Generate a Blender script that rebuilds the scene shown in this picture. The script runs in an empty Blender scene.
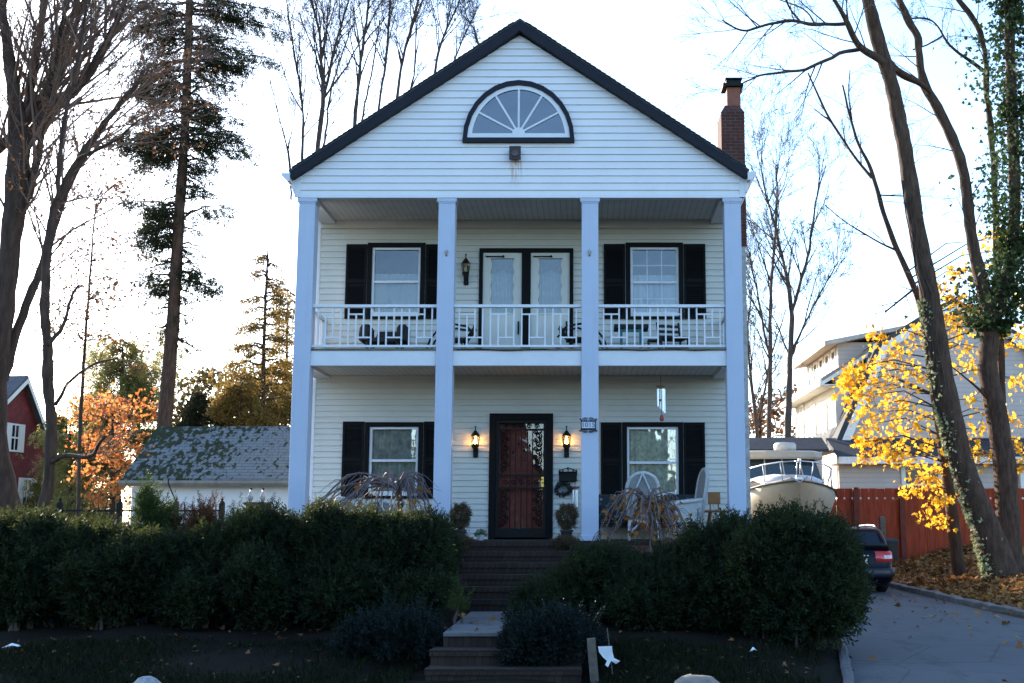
import bpy, math, random
import numpy as np
from mathutils import Vector, Matrix, Quaternion

# ------------------------------------------------------------------ camera, sky, sun, exposure
SC = bpy.context.scene
COL = SC.collection
R = math.radians
FPX, CX, CY, TH = 1200.0, 590.0, 341.5, R(8.46)
CAMP = Vector((0, -20, 1.65))
cam = bpy.data.objects.new('camera', bpy.data.cameras.new('camera'))
COL.objects.link(cam)
cam.location = CAMP
cam.rotation_euler = (R(90) + TH, 0, 0)
cam.data.sensor_width = 36
cam.data.lens = 36 * FPX / 1024
cam.data.shift_x = (512 - CX) / 1024
cam.data.clip_start, cam.data.clip_end = 0.1, 2000
SC.camera = cam

SUN_AZ, SUN_EL = R(-38), R(18.5)          # behind the house, to the left
W = bpy.data.worlds.new('World'); SC.world = W; W.use_nodes = True
wn, wl = W.node_tree.nodes, W.node_tree.links
sky = wn.new('ShaderNodeTexSky'); sky.sky_type = 'NISHITA'; sky.sun_disc = False
sky.sun_elevation = SUN_EL; sky.sun_rotation = SUN_AZ
sky.dust_density = 0.9; sky.ozone_density = 3.6; sky.air_density = 1.0
wn['Background'].inputs[1].default_value = 0.15
wl.new(sky.outputs[0], wn['Background'].inputs[0])
sd = bpy.data.lights.new('sun', 'SUN'); sd.energy = 4.2; sd.angle = R(0.53); sd.color = (1, .90, .76)
sun = bpy.data.objects.new('sun', sd); COL.objects.link(sun)
sv = Vector((math.sin(SUN_AZ) * math.cos(SUN_EL), math.cos(SUN_AZ) * math.cos(SUN_EL), math.sin(SUN_EL)))
sun.rotation_euler = sv.to_track_quat('Z', 'Y').to_euler(); sun.location = (-20, 30, 30)
SC.view_settings.view_transform = 'Standard'; SC.view_settings.look = 'None'
SC.view_settings.exposure = 2.1; SC.view_settings.gamma = 1; SC.view_settings.use_curve_mapping = False
SC.render.engine = 'CYCLES'
SC.cycles.use_denoising = True
SC.cycles.max_bounces = 6; SC.cycles.transparent_max_bounces = 12

# ------------------------------------------------------------------ measuring: a sight line through a photo pixel meets a plane at distance Y
def at(px, py, Y=0.0):
    u, v = (px - CX) / FPX, (CY - py) / FPX
    c, s = math.cos(TH), math.sin(TH)
    d = Vector((u, c - v * s, s + v * c))
    return CAMP + d * ((Y - CAMP.y) / d.y)
def X_(px, py, Y=0.0): return at(px, py, Y).x
def Z_(py, Y=0.0): return at(CX, py, Y).z
def mpp(Y): return (Y + 20) / FPX       # metres per pixel about there

# ------------------------------------------------------------------ mesh building
ORIG = {}
def props(o, label=None, cat=None, group=None, kind=None):
    if label: o['label'] = label
    if cat: o['category'] = cat
    if group: o['group'] = group
    if kind: o['kind'] = kind
    return o
def thing(name, label, cat, loc=(0, 0, 0), rz=0.0, group=None):
    o = bpy.data.objects.new(name, None); COL.objects.link(o)
    o.empty_display_size = .2
    o.location = loc; o.rotation_euler = (0, 0, rz)
    ORIG[o] = Vector(loc)
    return props(o, label, cat, group)
def part_empty(name, parent, loc):
    o = bpy.data.objects.new(name, None); COL.objects.link(o); o.parent = parent
    o.location = Vector(loc) - ORIG.get(parent, Vector()); ORIG[o] = Vector(loc)
    return o

class MB:
    def __init__(s): s.v = []; s.f = []
    def add(s, vs, fs):
        n = len(s.v); s.v += [tuple(p) for p in vs]; s.f += [tuple(i + n for i in f) for f in fs]
        return s
    def box(s, x0, x1, y0, y1, z0, z1):
        if x0 > x1: x0, x1 = x1, x0
        if y0 > y1: y0, y1 = y1, y0
        if z0 > z1: z0, z1 = z1, z0
        return s.add([(x0,y0,z0),(x1,y0,z0),(x1,y1,z0),(x0,y1,z0),(x0,y0,z1),(x1,y0,z1),(x1,y1,z1),(x0,y1,z1)],
                     [(0,3,2,1),(4,5,6,7),(0,1,5,4),(1,2,6,5),(2,3,7,6),(3,0,4,7)])
    def bar(s, a, b, w, h=None, up=(0, 0, 1)):
        a, b = Vector(a), Vector(b); h = h or w
        d = (b - a).normalized(); u = Vector(up)
        if abs(d.dot(u)) > .98: u = Vector((0, 1, 0))
        x = d.cross(u).normalized(); y = x.cross(d)
        x *= w / 2; y *= h / 2
        return s.add([a-x-y, a+x-y, a+x+y, a-x+y, b-x-y, b+x-y, b+x+y, b-x+y],
                     [(0,3,2,1),(4,5,6,7),(0,1,5,4),(1,2,6,5),(2,3,7,6),(3,0,4,7)])
    def tube(s, pts, rad, n=6, cap=True, close=False):
        pts = [Vector(p) for p in pts]; m = len(pts)
        if not hasattr(rad, '__len__'): rad = [rad] * m
        base = len(s.v)
        ref = None
        for i, p in enumerate(pts):
            if close: d = pts[(i + 1) % m] - pts[i - 1]
            else: d = pts[min(i + 1, m - 1)] - pts[max(i - 1, 0)]
            if d.length < 1e-9: d = Vector((0, 0, 1))
            d.normalize()
            if ref is None:
                ref = Vector((1, 0, 0)) if abs(d.x) < .8 else Vector((0, 1, 0))
            x = ref - d * ref.dot(d)
            if x.length < 1e-6: x = d.orthogonal()
            x.normalize(); ref = x
            y = d.cross(x); r = rad[i]
            for k in range(n):
                a = 2 * math.pi * k / n
                c, q = math.cos(a) * r, math.sin(a) * r
                s.v.append((p.x + x.x*c + y.x*q, p.y + x.y*c + y.y*q, p.z + x.z*c + y.z*q))
        for i in range(m if close else m - 1):
            a0 = base + i * n; a1 = base + ((i + 1) % m) * n
            for k in range(n):
                k2 = (k + 1) % n
                s.f.append((a0 + k, a0 + k2, a1 + k2, a1 + k))
        if cap and not close:
            s.f.append(tuple(base + k for k in range(n))[::-1])
            s.f.append(tuple(base + (m - 1) * n + k for k in range(n)))
        return s
    def lathe(s, prof, c, n=16):            # prof: (r, z) from the bottom up
        c = Vector(c); base = len(s.v)
        for r, z in prof:
            for k in range(n):
                a = 2 * math.pi * k / n
                s.v.append((c.x + r * math.cos(a), c.y + r * math.sin(a), c.z + z))
        for i in range(len(prof) - 1):
            for k in range(n):
                k2 = (k + 1) % n
                s.f.append((base+i*n+k, base+i*n+k2, base+(i+1)*n+k2, base+(i+1)*n+k))
        s.f.append(tuple(base + k for k in range(n))[::-1])
        s.f.append(tuple(base + (len(prof)-1)*n + k for k in range(n)))
        return s
    def prism(s, poly, axis, a, b):          # poly in the two other axes (in x,y,z order)
        def mk(p, t):
            return {'x': (t, p[0], p[1]), 'y': (p[0], t, p[1]), 'z': (p[0], p[1], t)}[axis]
        n = len(poly)
        vs = [mk(p, a) for p in poly] + [mk(p, b) for p in poly]
        fs = [tuple(range(n))[::-1], tuple(range(n, 2*n))] + [(i, (i+1) % n, n + (i+1) % n, n + i) for i in range(n)]
        return s.add(vs, fs)
    def ribbon(s, a, b):                     # strip between two point rows
        n = len(a)
        return s.add(list(a) + list(b), [(i, i+1, n+i+1, n+i) for i in range(n-1)])
    def rings(s, rings, cap=True, close=True):
        n = len(rings[0]); base = len(s.v)
        for r in rings: s.v += [tuple(p) for p in r]
        for i in range(len(rings)-1):
            for k in range(n if close else n-1):
                k2 = (k+1) % n
                s.f.append((base+i*n+k, base+i*n+k2, base+(i+1)*n+k2, base+(i+1)*n+k))
        if cap:
            s.f.append(tuple(base+k for k in range(n))[::-1]); s.f.append(tuple(base+(len(rings)-1)*n+k for k in range(n)))
        return s
    def build(s, name, m, parent=None, smooth=False, bevel=0.0, local=False, fix=False):
        me = bpy.data.meshes.new(name)
        off = Vector((0,0,0)) if (local or parent is None) else ORIG.get(parent, Vector((0,0,0)))
        vs = s.v if off.length == 0 else [(p[0]-off.x, p[1]-off.y, p[2]-off.z) for p in s.v]
        me.from_pydata(vs, [], s.f); me.update()
        me.materials.append(m)
        if fix:
            import bmesh
            bm = bmesh.new(); bm.from_mesh(me)
            bmesh.ops.recalc_face_normals(bm, faces=bm.faces); bm.to_mesh(me); bm.free()
        if smooth: me.polygons.foreach_set('use_smooth', [True]*len(me.polygons))
        o = bpy.data.objects.new(name, me); COL.objects.link(o)
        if parent is not None: o.parent = parent
        ORIG[o] = off if not local else Vector((0,0,0))
        if bevel:
            b = o.modifiers.new('bevel', 'BEVEL'); b.width = bevel; b.segments = 2; b.limit_method = 'ANGLE'; b.angle_limit = R(40)
        return o

def np_mesh(name, m, verts, face_sizes, idx, parent=None, local=False, smooth=False):
    off = np.zeros(3) if (local or parent is None) else np.array(ORIG.get(parent, Vector((0,0,0))))
    me = bpy.data.meshes.new(name)
    verts = (verts - off).astype(np.float32)
    me.vertices.add(len(verts)); me.vertices.foreach_set('co', verts.ravel())
    me.loops.add(len(idx)); me.loops.foreach_set('vertex_index', idx.astype(np.int32))
    me.polygons.add(len(face_sizes))
    st = np.concatenate(([0], np.cumsum(face_sizes)[:-1])).astype(np.int32)
    me.polygons.foreach_set('loop_start', st)
    try: me.polygons.foreach_set('loop_total', np.asarray(face_sizes, np.int32))
    except Exception: pass
    me.update(calc_edges=True); me.validate()
    me.materials.append(m)
    o = bpy.data.objects.new(name, me); COL.objects.link(o)
    if parent is not None: o.parent = parent
    return o

# leaf templates: (verts (x width, y length, z normal), faces)
DIAMOND = (np.array([(0,0,0),(.5,.45,.06),(0,1,0),(-.5,.45,.06)], float), [(0,1,2,3)])
def _maple():
    pr = [(0,0),(.12,.18),(.48,.12),(.40,.36),(.52,.56),(.24,.60),(.0,1.0),(-.24,.60),(-.52,.56),(-.40,.36),(-.48,.12),(-.12,.18)]
    return (np.array([(x, y, .25*abs(x)-.1*y*y) for x, y in pr], float), [tuple(range(12))])
MAPLE = _maple()
def sprig(n, spread=.55, w=.10, rng=random.Random(3), flat=False, L=.42):
    vs, fs = [], []
    for i in range(n):
        t = i / n
        az = (math.pi * (i % 2) if flat else 2.4 * i) + rng.uniform(-.3, .3)
        d = Vector((math.cos(az)*spread, .75, math.sin(az)*(spread if not flat else .25))).normalized()
        b = Vector((0, t, 0)); l = L * (1 - .4 * t) * rng.uniform(.8, 1.15)
        side = d.cross(Vector((rng.uniform(-1,1), rng.uniform(-1,1), rng.uniform(-1,1)))).normalized() * w * .5
        k = len(vs)
        vs += [b, b + d*l*.5 + side, b + d*l, b + d*l*.5 - side]; fs.append((k,k+1,k+2,k+3))
    return (np.array([tuple(v) for v in vs], float), fs)
YEW = sprig(12, .80, .095)
SPRUCE = sprig(10, .7, .12, L=.45)
LARCH = sprig(6, 1.2, .12, L=.4)

def scatter(tmpl, cen, dirs, size, nrm=None, seed=0, widen=1.0):
    """many copies of a leaf template as plain arrays"""
    rs = np.random.RandomState(seed)
    cen = np.asarray(cen, float); dirs = np.asarray(dirs, float); n = len(cen)
    dirs = dirs / (np.linalg.norm(dirs, axis=1, keepdims=True) + 1e-9)
    if nrm is None: nrm = rs.normal(size=(n, 3))
    xx = np.cross(dirs, nrm); xx /= (np.linalg.norm(xx, axis=1, keepdims=True) + 1e-9)
    zz = np.cross(xx, dirs)
    size = np.broadcast_to(np.asarray(size, float), (n,))
    tv, tf = tmpl
    v = (cen[:, None, :] + size[:, None, None] * (tv[None, :, 0, None]*widen*xx[:, None, :] + tv[None, :, 1, None]*dirs[:, None, :] + tv[None, :, 2, None]*zz[:, None, :]))
    k = len(tv)
    fi = np.concatenate([np.array(f) for f in tf]); fs = np.array([len(f) for f in tf])
    idx = (np.arange(n)[:, None]*k + fi[None, :]).ravel()
    return v.reshape(-1, 3), np.tile(fs, n), idx
def join_arr(parts):
    vs, fs, ix, o = [], [], [], 0
    for v, f, i in parts:
        vs.append(v); fs.append(f); ix.append(i + o); o += len(v)
    return np.concatenate(vs), np.concatenate(fs), np.concatenate(ix)

# ------------------------------------------------------------------ materials
class NT:
    def __init__(s, name):
        s.m = bpy.data.materials.new(name); s.m.use_nodes = True
        s.n, s.l = s.m.node_tree.nodes, s.m.node_tree.links
        s.p = s.n['Principled BSDF']; s.out = s.n['Material Output']
    def new(s, t, **kw):
        o = s.n.new(t)
        for k, v in kw.items(): setattr(o, k, v)
        return o
    def link(s, a, b): s.l.new(a, b)
    def coord(s, which='Object'):
        return s.new('ShaderNodeTexCoord').outputs[which]
    def pos(s): return s.new('ShaderNodeNewGeometry').outputs['Position']
    def noise(s, scale, detail=4, rough=.6, vec=None):
        t = s.new('ShaderNodeTexNoise'); t.inputs['Scale'].default_value = scale
        t.inputs['Detail'].default_value = detail; t.inputs['Roughness'].default_value = rough
        s.link(vec if vec is not None else s.coord(), t.inputs['Vector'])
        return t.outputs['Fac']
    def mapping(s, vec, scale=(1,1,1)):
        t = s.new('ShaderNodeMapping'); t.inputs['Scale'].default_value = scale
        s.link(vec, t.inputs['Vector']); return t.outputs[0]
    def ramp(s, fac, stops):
        t = s.new('ShaderNodeValToRGB'); cr = t.color_ramp
        while len(cr.elements) < len(stops): cr.elements.new(.5)
        for e, (p, c) in zip(cr.elements, stops):
            e.position = p; e.color = (c, c, c, 1) if isinstance(c, (int, float)) else tuple(c) + (1,)
        s.link(fac, t.inputs[0]); return t.outputs[0]
    def mix(s, fac, a, b):
        t = s.new('ShaderNodeMix', data_type='RGBA')
        for sock, v in ((t.inputs[0], fac), (t.inputs[6], a), (t.inputs[7], b)):
            if isinstance(v, (int, float)): sock.default_value = v
            elif isinstance(v, tuple): sock.default_value = v + (1,) if len(v) == 3 else v
            else: s.link(v, sock)
        return t.outputs[2]
    def math(s, op, a, b=0.0):
        t = s.new('ShaderNodeMath', operation=op)
        for sock, v in ((t.inputs[0], a), (t.inputs[1], b)):
            if isinstance(v, (int, float)): sock.default_value = v
            else: s.link(v, sock)
        return t.outputs[0]
    def xyz(s, vec):
        t = s.new('ShaderNodeSeparateXYZ'); s.link(vec, t.inputs[0]); return t.outputs
    def bump(s, h, strength=.3, dist=.02):
        t = s.new('ShaderNodeBump'); t.inputs['Strength'].default_value = strength; t.inputs['Distance'].default_value = dist
        s.link(h, t.inputs['Height']); s.link(t.outputs[0], s.p.inputs['Normal'])
    def set(s, base=None, rough=None, metal=None, spec=None):
        if base is not None:
            if isinstance(base, tuple): s.p.inputs['Base Color'].default_value = base + (1,)
            else: s.link(base, s.p.inputs['Base Color'])
        if rough is not None: s.p.inputs['Roughness'].default_value = rough
        if metal is not None: s.p.inputs['Metallic'].default_value = metal
        if spec is not None: s.p.inputs['Specular IOR Level'].default_value = spec
        return s.m

def plain(name, c, rough=.6, var=.18, scale=6, metal=0.0, bump=0.0, spec=.4):
    t = NT(name)
    f = t.noise(scale, 5, .65)
    lo = tuple(x*(1-var) for x in c); hi = tuple(min(1, x*(1+var)) for x in c)
    t.set(t.mix(t.ramp(f, [(.3, 0.0), (.7, 1.0)]), lo, hi), rough, metal, spec)
    if bump: t.bump(t.noise(scale*6, 5, .7), bump, .01)
    return t.m
def foliage(name, cols, trans=.35, rough=.55, tcol=None, patch=1.2):
    """leaves: colour by leaf and by clump, some light passes through"""
    t = NT(name)
    g = t.new('ShaderNodeNewGeometry')
    rnd = g.outputs['Random Per Island']
    f = t.math('ADD', t.math('MULTIPLY', rnd, .6), t.math('MULTIPLY', t.noise(patch, 2, .5), .55))
    n = len(cols)
    c = t.ramp(t.math('SUBTRACT', f, .08), [(i/(max(1, n-1)), k) for i, k in enumerate(cols)])
    t.set(c, max(rough, .6), 0, .12)
    tr = t.new('ShaderNodeBsdfTranslucent')
    if tcol: t.link(t.mix(.6, c, tcol), tr.inputs[0])
    else: t.link(c, tr.inputs[0])
    mx = t.new('ShaderNodeMixShader'); mx.inputs[0].default_value = trans
    t.link(t.p.outputs[0], mx.inputs[1]); t.link(tr.outputs[0], mx.inputs[2]); t.link(mx.outputs[0], t.out.inputs[0])
    return t.m
def bark(name, a, b, sc=6):
    t = NT(name)
    v = t.mapping(t.coord(), (sc, sc, sc*.22))
    f = t.noise(1.6, 6, .7, v)
    t.set(t.mix(t.ramp(f, [(.3, 0.), (.68, 1.)]), a, b), .9, 0, .15)
    t.bump(f, .8, .03); return t.m
def brickmat(name, c1, c2, mortar, bw=.2, bh=.068, plane='xz'):
    t = NT(name)
    x, y, z = t.xyz(t.pos())
    u = t.math('ADD', x, y)
    cb = t.new('ShaderNodeCombineXYZ'); t.link(u, cb.inputs[0]); t.link(z, cb.inputs[1])
    b = t.new('ShaderNodeTexBrick'); t.link(cb.outputs[0], b.inputs['Vector'])
    b.inputs['Scale'].default_value = 1; b.inputs['Brick Width'].default_value = bw; b.inputs['Row Height'].default_value = bh
    b.inputs['Mortar Size'].default_value = .006; b.inputs['Bias'].default_value = 0
    b.inputs['Color1'].default_value = c1+(1,); b.inputs['Color2'].default_value = c2+(1,); b.inputs['Mortar'].default_value = mortar+(1,)
    n = t.noise(3, 5, .7)
    t.set(t.mix(t.ramp(n, [(.35, .55), (.7, 0.)]), b.outputs[0], tuple(x*.35 for x in c1)), .9, 0, .2)
    t.bump(b.outputs['Fac'], -.5, .01); return t.m
def siding_stain():
    t = NT('white_gable_siding')
    p = t.pos(); x, y, z = t.xyz(p)
    n = t.noise(1.3, 5, .7)
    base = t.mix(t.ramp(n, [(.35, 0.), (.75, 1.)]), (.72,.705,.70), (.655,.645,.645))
    # green algae runs low on the right, rust under the lamp
    st = t.noise(3.2, 6, .75, t.mapping(p, (1.4, 1, .30)))
    zg = t.ramp(t.math('DIVIDE', t.math('SUBTRACT', z, 6.45), 1.0), [(0., 1.), (1., 0.)])
    xg = t.ramp(t.math('DIVIDE', t.math('ADD', x, .6), 2.6), [(0., 0.), (1., 1.)])
    g = t.math('MULTIPLY', t.math('MULTIPLY', zg, xg), t.ramp(st, [(.5, 0.), (.66, 1.)]))
    base = t.mix(t.math('MULTIPLY', g, .75), base, (.30,.35,.22))
    lx = X_(516, 175, 0)
    rx = t.ramp(t.math('ABSOLUTE', t.math('SUBTRACT', x, lx)), [(0., 1.), (.07, .8), (.12, 0.)])
    rz = t.ramp(t.math('DIVIDE', t.math('SUBTRACT', z, Z_(190)), Z_(160)-Z_(190)), [(0., 0.), (.8, 1.), (.96, .9), (1., 0.)])
    rr = t.math('MULTIPLY', t.math('MULTIPLY', rx, rz), t.ramp(t.noise(9, 3, .6, t.mapping(p, (3, 1, .3))), [(.45, 0.), (.6, 1.)]))
    base = t.mix(t.math('MULTIPLY', rr, .9), base, (.42,.20,.07))
    t.set(base, .5, 0, .35); return t.m
def striped(name, c, line, period, axis=0, frac=.07, rough=.6):
    t = NT(name)
    a = t.xyz(t.pos())[axis]
    f = t.math('FRACT', t.math('DIVIDE', a, period))
    s = t.math('LESS_THAN', f, frac)
    n = t.noise(2.5, 4, .6)
    t.set(t.mix(s, t.mix(t.ramp(n, [(.3,0.),(.7,1.)]), tuple(x*.85 for x in c), c), line), rough, 0, .3); return t.m
def glass(name, fac=.16, tint=(.75,.8,.8)):
    t = NT(name); t.n.remove(t.p)
    tr = t.new('ShaderNodeBsdfTransparent'); tr.inputs[0].default_value = tint+(1,)
    gl = t.new('ShaderNodeBsdfGlossy'); gl.inputs['Roughness'].default_value = .02; gl.inputs[0].default_value = (.95,.97,1,1)
    bp = t.new('ShaderNodeBump'); bp.inputs['Strength'].default_value = .10; bp.inputs['Distance'].default_value = .05
    t.link(t.noise(2.2, 2, .5), bp.inputs['Height']); t.link(bp.outputs[0], gl.inputs['Normal'])
    fr = t.new('ShaderNodeFresnel'); fr.inputs[0].default_value = 1.5
    f = t.math('ADD', t.math('MULTIPLY', fr.outputs[0], .8), fac)
    mx = t.new('ShaderNodeMixShader'); t.link(f, mx.inputs[0])
    t.link(tr.outputs[0], mx.inputs[1]); t.link(gl.outputs[0], mx.inputs[2]); t.link(mx.outputs[0], t.out.inputs[0])
    return t.m
def emitter(name, c, s):
    t = NT(name); t.n.remove(t.p)
    e = t.new('ShaderNodeEmission'); e.inputs[0].default_value = c+(1,); e.inputs[1].default_value = s
    t.link(e.outputs[0], t.out.inputs[0]); return t.m

M = {}
M['white'] = plain('white_paint', (.64,.645,.66), .45, .06, 3)
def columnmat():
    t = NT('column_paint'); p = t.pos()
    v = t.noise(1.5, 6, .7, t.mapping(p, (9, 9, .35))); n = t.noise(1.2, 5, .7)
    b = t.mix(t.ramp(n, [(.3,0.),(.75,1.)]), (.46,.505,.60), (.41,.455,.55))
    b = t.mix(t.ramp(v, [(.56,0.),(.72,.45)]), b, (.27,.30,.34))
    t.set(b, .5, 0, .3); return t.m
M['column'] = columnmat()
M['gable'] = siding_stain()
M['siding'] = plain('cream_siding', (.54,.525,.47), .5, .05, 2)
M['soffit'] = striped('soffit_boards', (.62,.60,.55), (.22,.21,.20), .105, 0)
M['navy'] = plain('navy_trim', (.010,.012,.020), .6, .2, 4, spec=.2)
M['black'] = plain('black_shutter_paint', (.006,.006,.0065), .7, .2, 5, spec=.12)
M['iron'] = plain('black_iron', (.007,.007,.007), .6, .2, 10, spec=.2)
M['shingle'] = plain('dark_shingle', (.055,.055,.055), .9, .4, 9, bump=.6)
M['brick'] = brickmat('old_red_brick', (.13,.045,.033), (.085,.032,.026), (.12,.105,.09))
M['stepbrick'] = brickmat('dark_step_brick', (.058,.037,.028), (.036,.025,.020), (.018,.015,.013), .085, .17)
M['concrete'] = plain('worn_concrete', (.125,.122,.118), .9, .25, 5, bump=.3)
M['glass'] = glass('window_glass', .24, (.9,.93,.92))
M['glass_upper'] = glass('upper_window_glass', .05, (.8,.85,.88))
M['darkglass'] = glass('attic_glass', .10, (.5,.5,.55))
M['lace'] = plain('lace_curtain', (.70,.71,.58), .9, .42, 16)
M['lacegray'] = plain('dark_lace', (.16,.17,.17), .9, .2, 20)
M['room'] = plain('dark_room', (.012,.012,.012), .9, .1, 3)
M['reddoor'] = plain('red_door_paint', (.30,.046,.034), .5, .3, 6)
M['brass'] = plain('brass', (.75,.52,.16), .25, .1, 5, metal=1)
M['steel'] = plain('steel', (.62,.63,.65), .3, .1, 5, metal=1)
M['chrome'] = plain('brushed_aluminium_tube', (.8,.82,.85), .35, .05, 5, metal=.7)
M['lantern_glass'] = glass('lantern_glass', .08, (.9,.85,.7))
M['bulb'] = emitter('lamp_glow', (1, .50, .13), 20)
M['wicker'] = plain('white_wicker', (.48,.48,.47), .8, .22, 40, bump=.8)
M['wickerfill'] = plain('woven_wicker_panel', (.27,.265,.26), .9, .35, 55, bump=1)
M['wood'] = plain('varnished_wood', (.20,.085,.030), .5, .3, 12)
M['graywood'] = plain('weathered_wood', (.12,.10,.075), .9, .35, 12, bump=.6)
M['pot'] = plain('dark_pot', (.018,.018,.02), .5, .2, 8)
M['asphalt'] = plain('asphalt', (.085,.088,.094), .9, .28, 1.6, bump=.5)
M['kerbright'] = plain('rough_kerb_stone', (.15,.14,.13), .9, .4, 5, bump=.5)
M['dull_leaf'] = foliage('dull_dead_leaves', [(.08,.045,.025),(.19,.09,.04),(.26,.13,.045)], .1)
M['kerb'] = plain('kerb_stone', (.085,.083,.082), .9, .3, 5, bump=.5)
M['carpaint'] = plain('dark_blue_car_paint', (.003,.004,.009), .28, .05, 2, spec=.16)
M['carglass'] = plain('car_glass', (.008,.012,.022), .08, .05, 2, spec=.4)
M['rubber'] = plain('rubber', (.012,.012,.012), .8, .2, 8)
M['red_light'] = plain('red_tail_light', (.55,.02,.02), .15, .1, 3, spec=.7)
M['clear_light'] = plain('pale_tail_light', (.6,.5,.5), .15, .1, 3, spec=.7)
M['gelcoat'] = plain('cream_gelcoat', (.40,.34,.25), .45, .10, 1.5)
M['canvas'] = plain('weathered_canvas', (.50,.52,.55), .8, .2, 3, bump=.5)
M['redbrick'] = brickmat('red_house_brick', (.26,.05,.045), (.20,.04,.038), (.20,.08,.07), .3, .1)
M['farsiding'] = striped('grey_siding', (.56,.475,.41), (.42,.355,.31), .16, 2, .16)
M['farwhite'] = plain('far_white', (.80,.77,.68), .6, .05, 1)
M['garage'] = plain('garage_wall_paint', (.74,.76,.78), .6, .06, 1)
def mossroof():
    t = NT('mossy_shingles')
    p = t.coord(); x, y, z = t.xyz(t.pos())
    n = t.noise(1.1, 4, .6, p); m = t.noise(5.5, 5, .62, t.mapping(p, (1.5, .8, .8))); big = t.noise(.75, 3, .5, p)
    base = t.mix(t.noise(9, 4, .6, p), (.13,.145,.15), (.21,.225,.23))
    row = t.math('FRACT', t.math('DIVIDE', z, .078)); base = t.mix(t.math('MULTIPLY', t.math('LESS_THAN', row, .2), .55), base, (.05,.055,.06))
    cell = t.math('FRACT', t.math('ADD', t.math('DIVIDE', x, .30), t.math('MULTIPLY', t.math('FLOOR', t.math('DIVIDE', z, .078)), .37)))
    base = t.mix(t.math('MULTIPLY', t.math('LESS_THAN', cell, .07), .5), base, (.055,.06,.065))
    bias = t.math('MULTIPLY', t.ramp(t.math('DIVIDE', t.math('ADD', x, 11.5), 5.0), [(.1, 1.), (.7, 0.)]), .085)
    f = t.ramp(t.math('ADD', t.math('ADD', t.math('MULTIPLY', m, .72), t.math('MULTIPLY', big, .30)), bias), [(.545, 0.), (.585, 1.)])
    t.set(t.mix(f, base, t.mix(n, (.018,.024,.014), (.045,.05,.022))), .95, 0, .1); t.bump(m, .5, .03); return t.m
M['mossroof'] = mossroof()
def redfence():
    t = NT('red_stained_boards')
    v = t.mapping(t.coord(), (7, 7, .9))
    n = t.noise(1.5, 5, .65, v)
    g = t.new('ShaderNodeNewGeometry')
    c = t.mix(t.ramp(n, [(.3,0.),(.7,1.)]), (.20,.028,.012), (.44,.075,.026))
    t.set(t.mix(t.math('MULTIPLY', g.outputs['Random Per Island'], .45), c, (.17,.030,.015)), .8, 0, .2); return t.m
M['redfence'] = redfence()
M['bark_dark'] = bark('dark_bark', (.026,.017,.013), (.085,.056,.042))
M['bark_brown'] = bark('brown_bark', (.032,.019,.013), (.115,.068,.045), 9)
M['bark_pale'] = bark('grey_bark', (.045,.033,.027), (.11,.082,.066))
M['twig'] = plain('twigs', (.085,.060,.048), .9, .3, 3)
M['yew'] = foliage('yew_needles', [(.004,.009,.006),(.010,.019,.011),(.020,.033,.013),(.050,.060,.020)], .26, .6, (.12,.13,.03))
M['juniper'] = foliage('juniper_needles', [(.005,.010,.009),(.010,.018,.016),(.016,.026,.020)], .15)
M['arbor'] = foliage('arborvitae_scales', [(.018,.035,.012),(.045,.068,.018),(.09,.105,.03)], .35)
M['rust_foliage'] = foliage('rusty_foliage', [(.05,.03,.015),(.13,.05,.02),(.10,.07,.03)], .3)
M['spruce'] = foliage('spruce_needles', [(.014,.020,.010),(.032,.038,.018),(.070,.066,.030)], .35)
M['larch'] = foliage('golden_needles', [(.12,.085,.025),(.26,.16,.04),(.20,.15,.05)], .5)
M['palegreen'] = foliage('pale_green_needles', [(.12,.12,.045),(.26,.23,.07),(.40,.30,.09)], .55)
M['orange'] = foliage('orange_leaves', [(.42,.08,.04),(.58,.18,.05),(.62,.30,.09),(.45,.16,.09)], .5)
M['yellow'] = foliage('yellow_leaves', [(.70,.27,.015),(.80,.40,.02),(.85,.52,.05)], .5, .5, (.98,.58,.05))
M['ivy'] = foliage('ivy_leaves', [(.016,.034,.013),(.045,.072,.024),(.09,.12,.045)], .3, .4)
M['variegated'] = foliage('variegated_ivy', [(.06,.09,.03),(.30,.33,.18),(.45,.45,.30)], .25, .35)
M['brownleaf'] = foliage('dry_brown_leaves', [(.09,.04,.02),(.17,.07,.028),(.13,.06,.03)], .3)
M['mapleleaf'] = foliage('japanese_maple_leaves', [(.10,.035,.02),(.30,.10,.02),(.38,.19,.03),(.16,.06,.03)], .4)
M['litter'] = foliage('fallen_leaves', [(.10,.045,.02),(.21,.085,.03),(.36,.17,.04),(.14,.07,.035)], .15)
M['grass'] = foliage('grass_blades', [(.006,.010,.004),(.012,.019,.006),(.026,.026,.010)], .25)
M['shrubbrown'] = foliage('browning_bush', [(.03,.035,.018),(.13,.085,.045),(.08,.07,.04)], .3)
M['lit_twig'] = plain('sunlit_brown_twigs', (.15,.095,.070), .9, .3, 3)  # lighter copy of the twig colour, with sunlight painted in
M['purpletwig'] = plain('purple_grey_twigs', (.13,.095,.092), .8, .3, 5)

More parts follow.
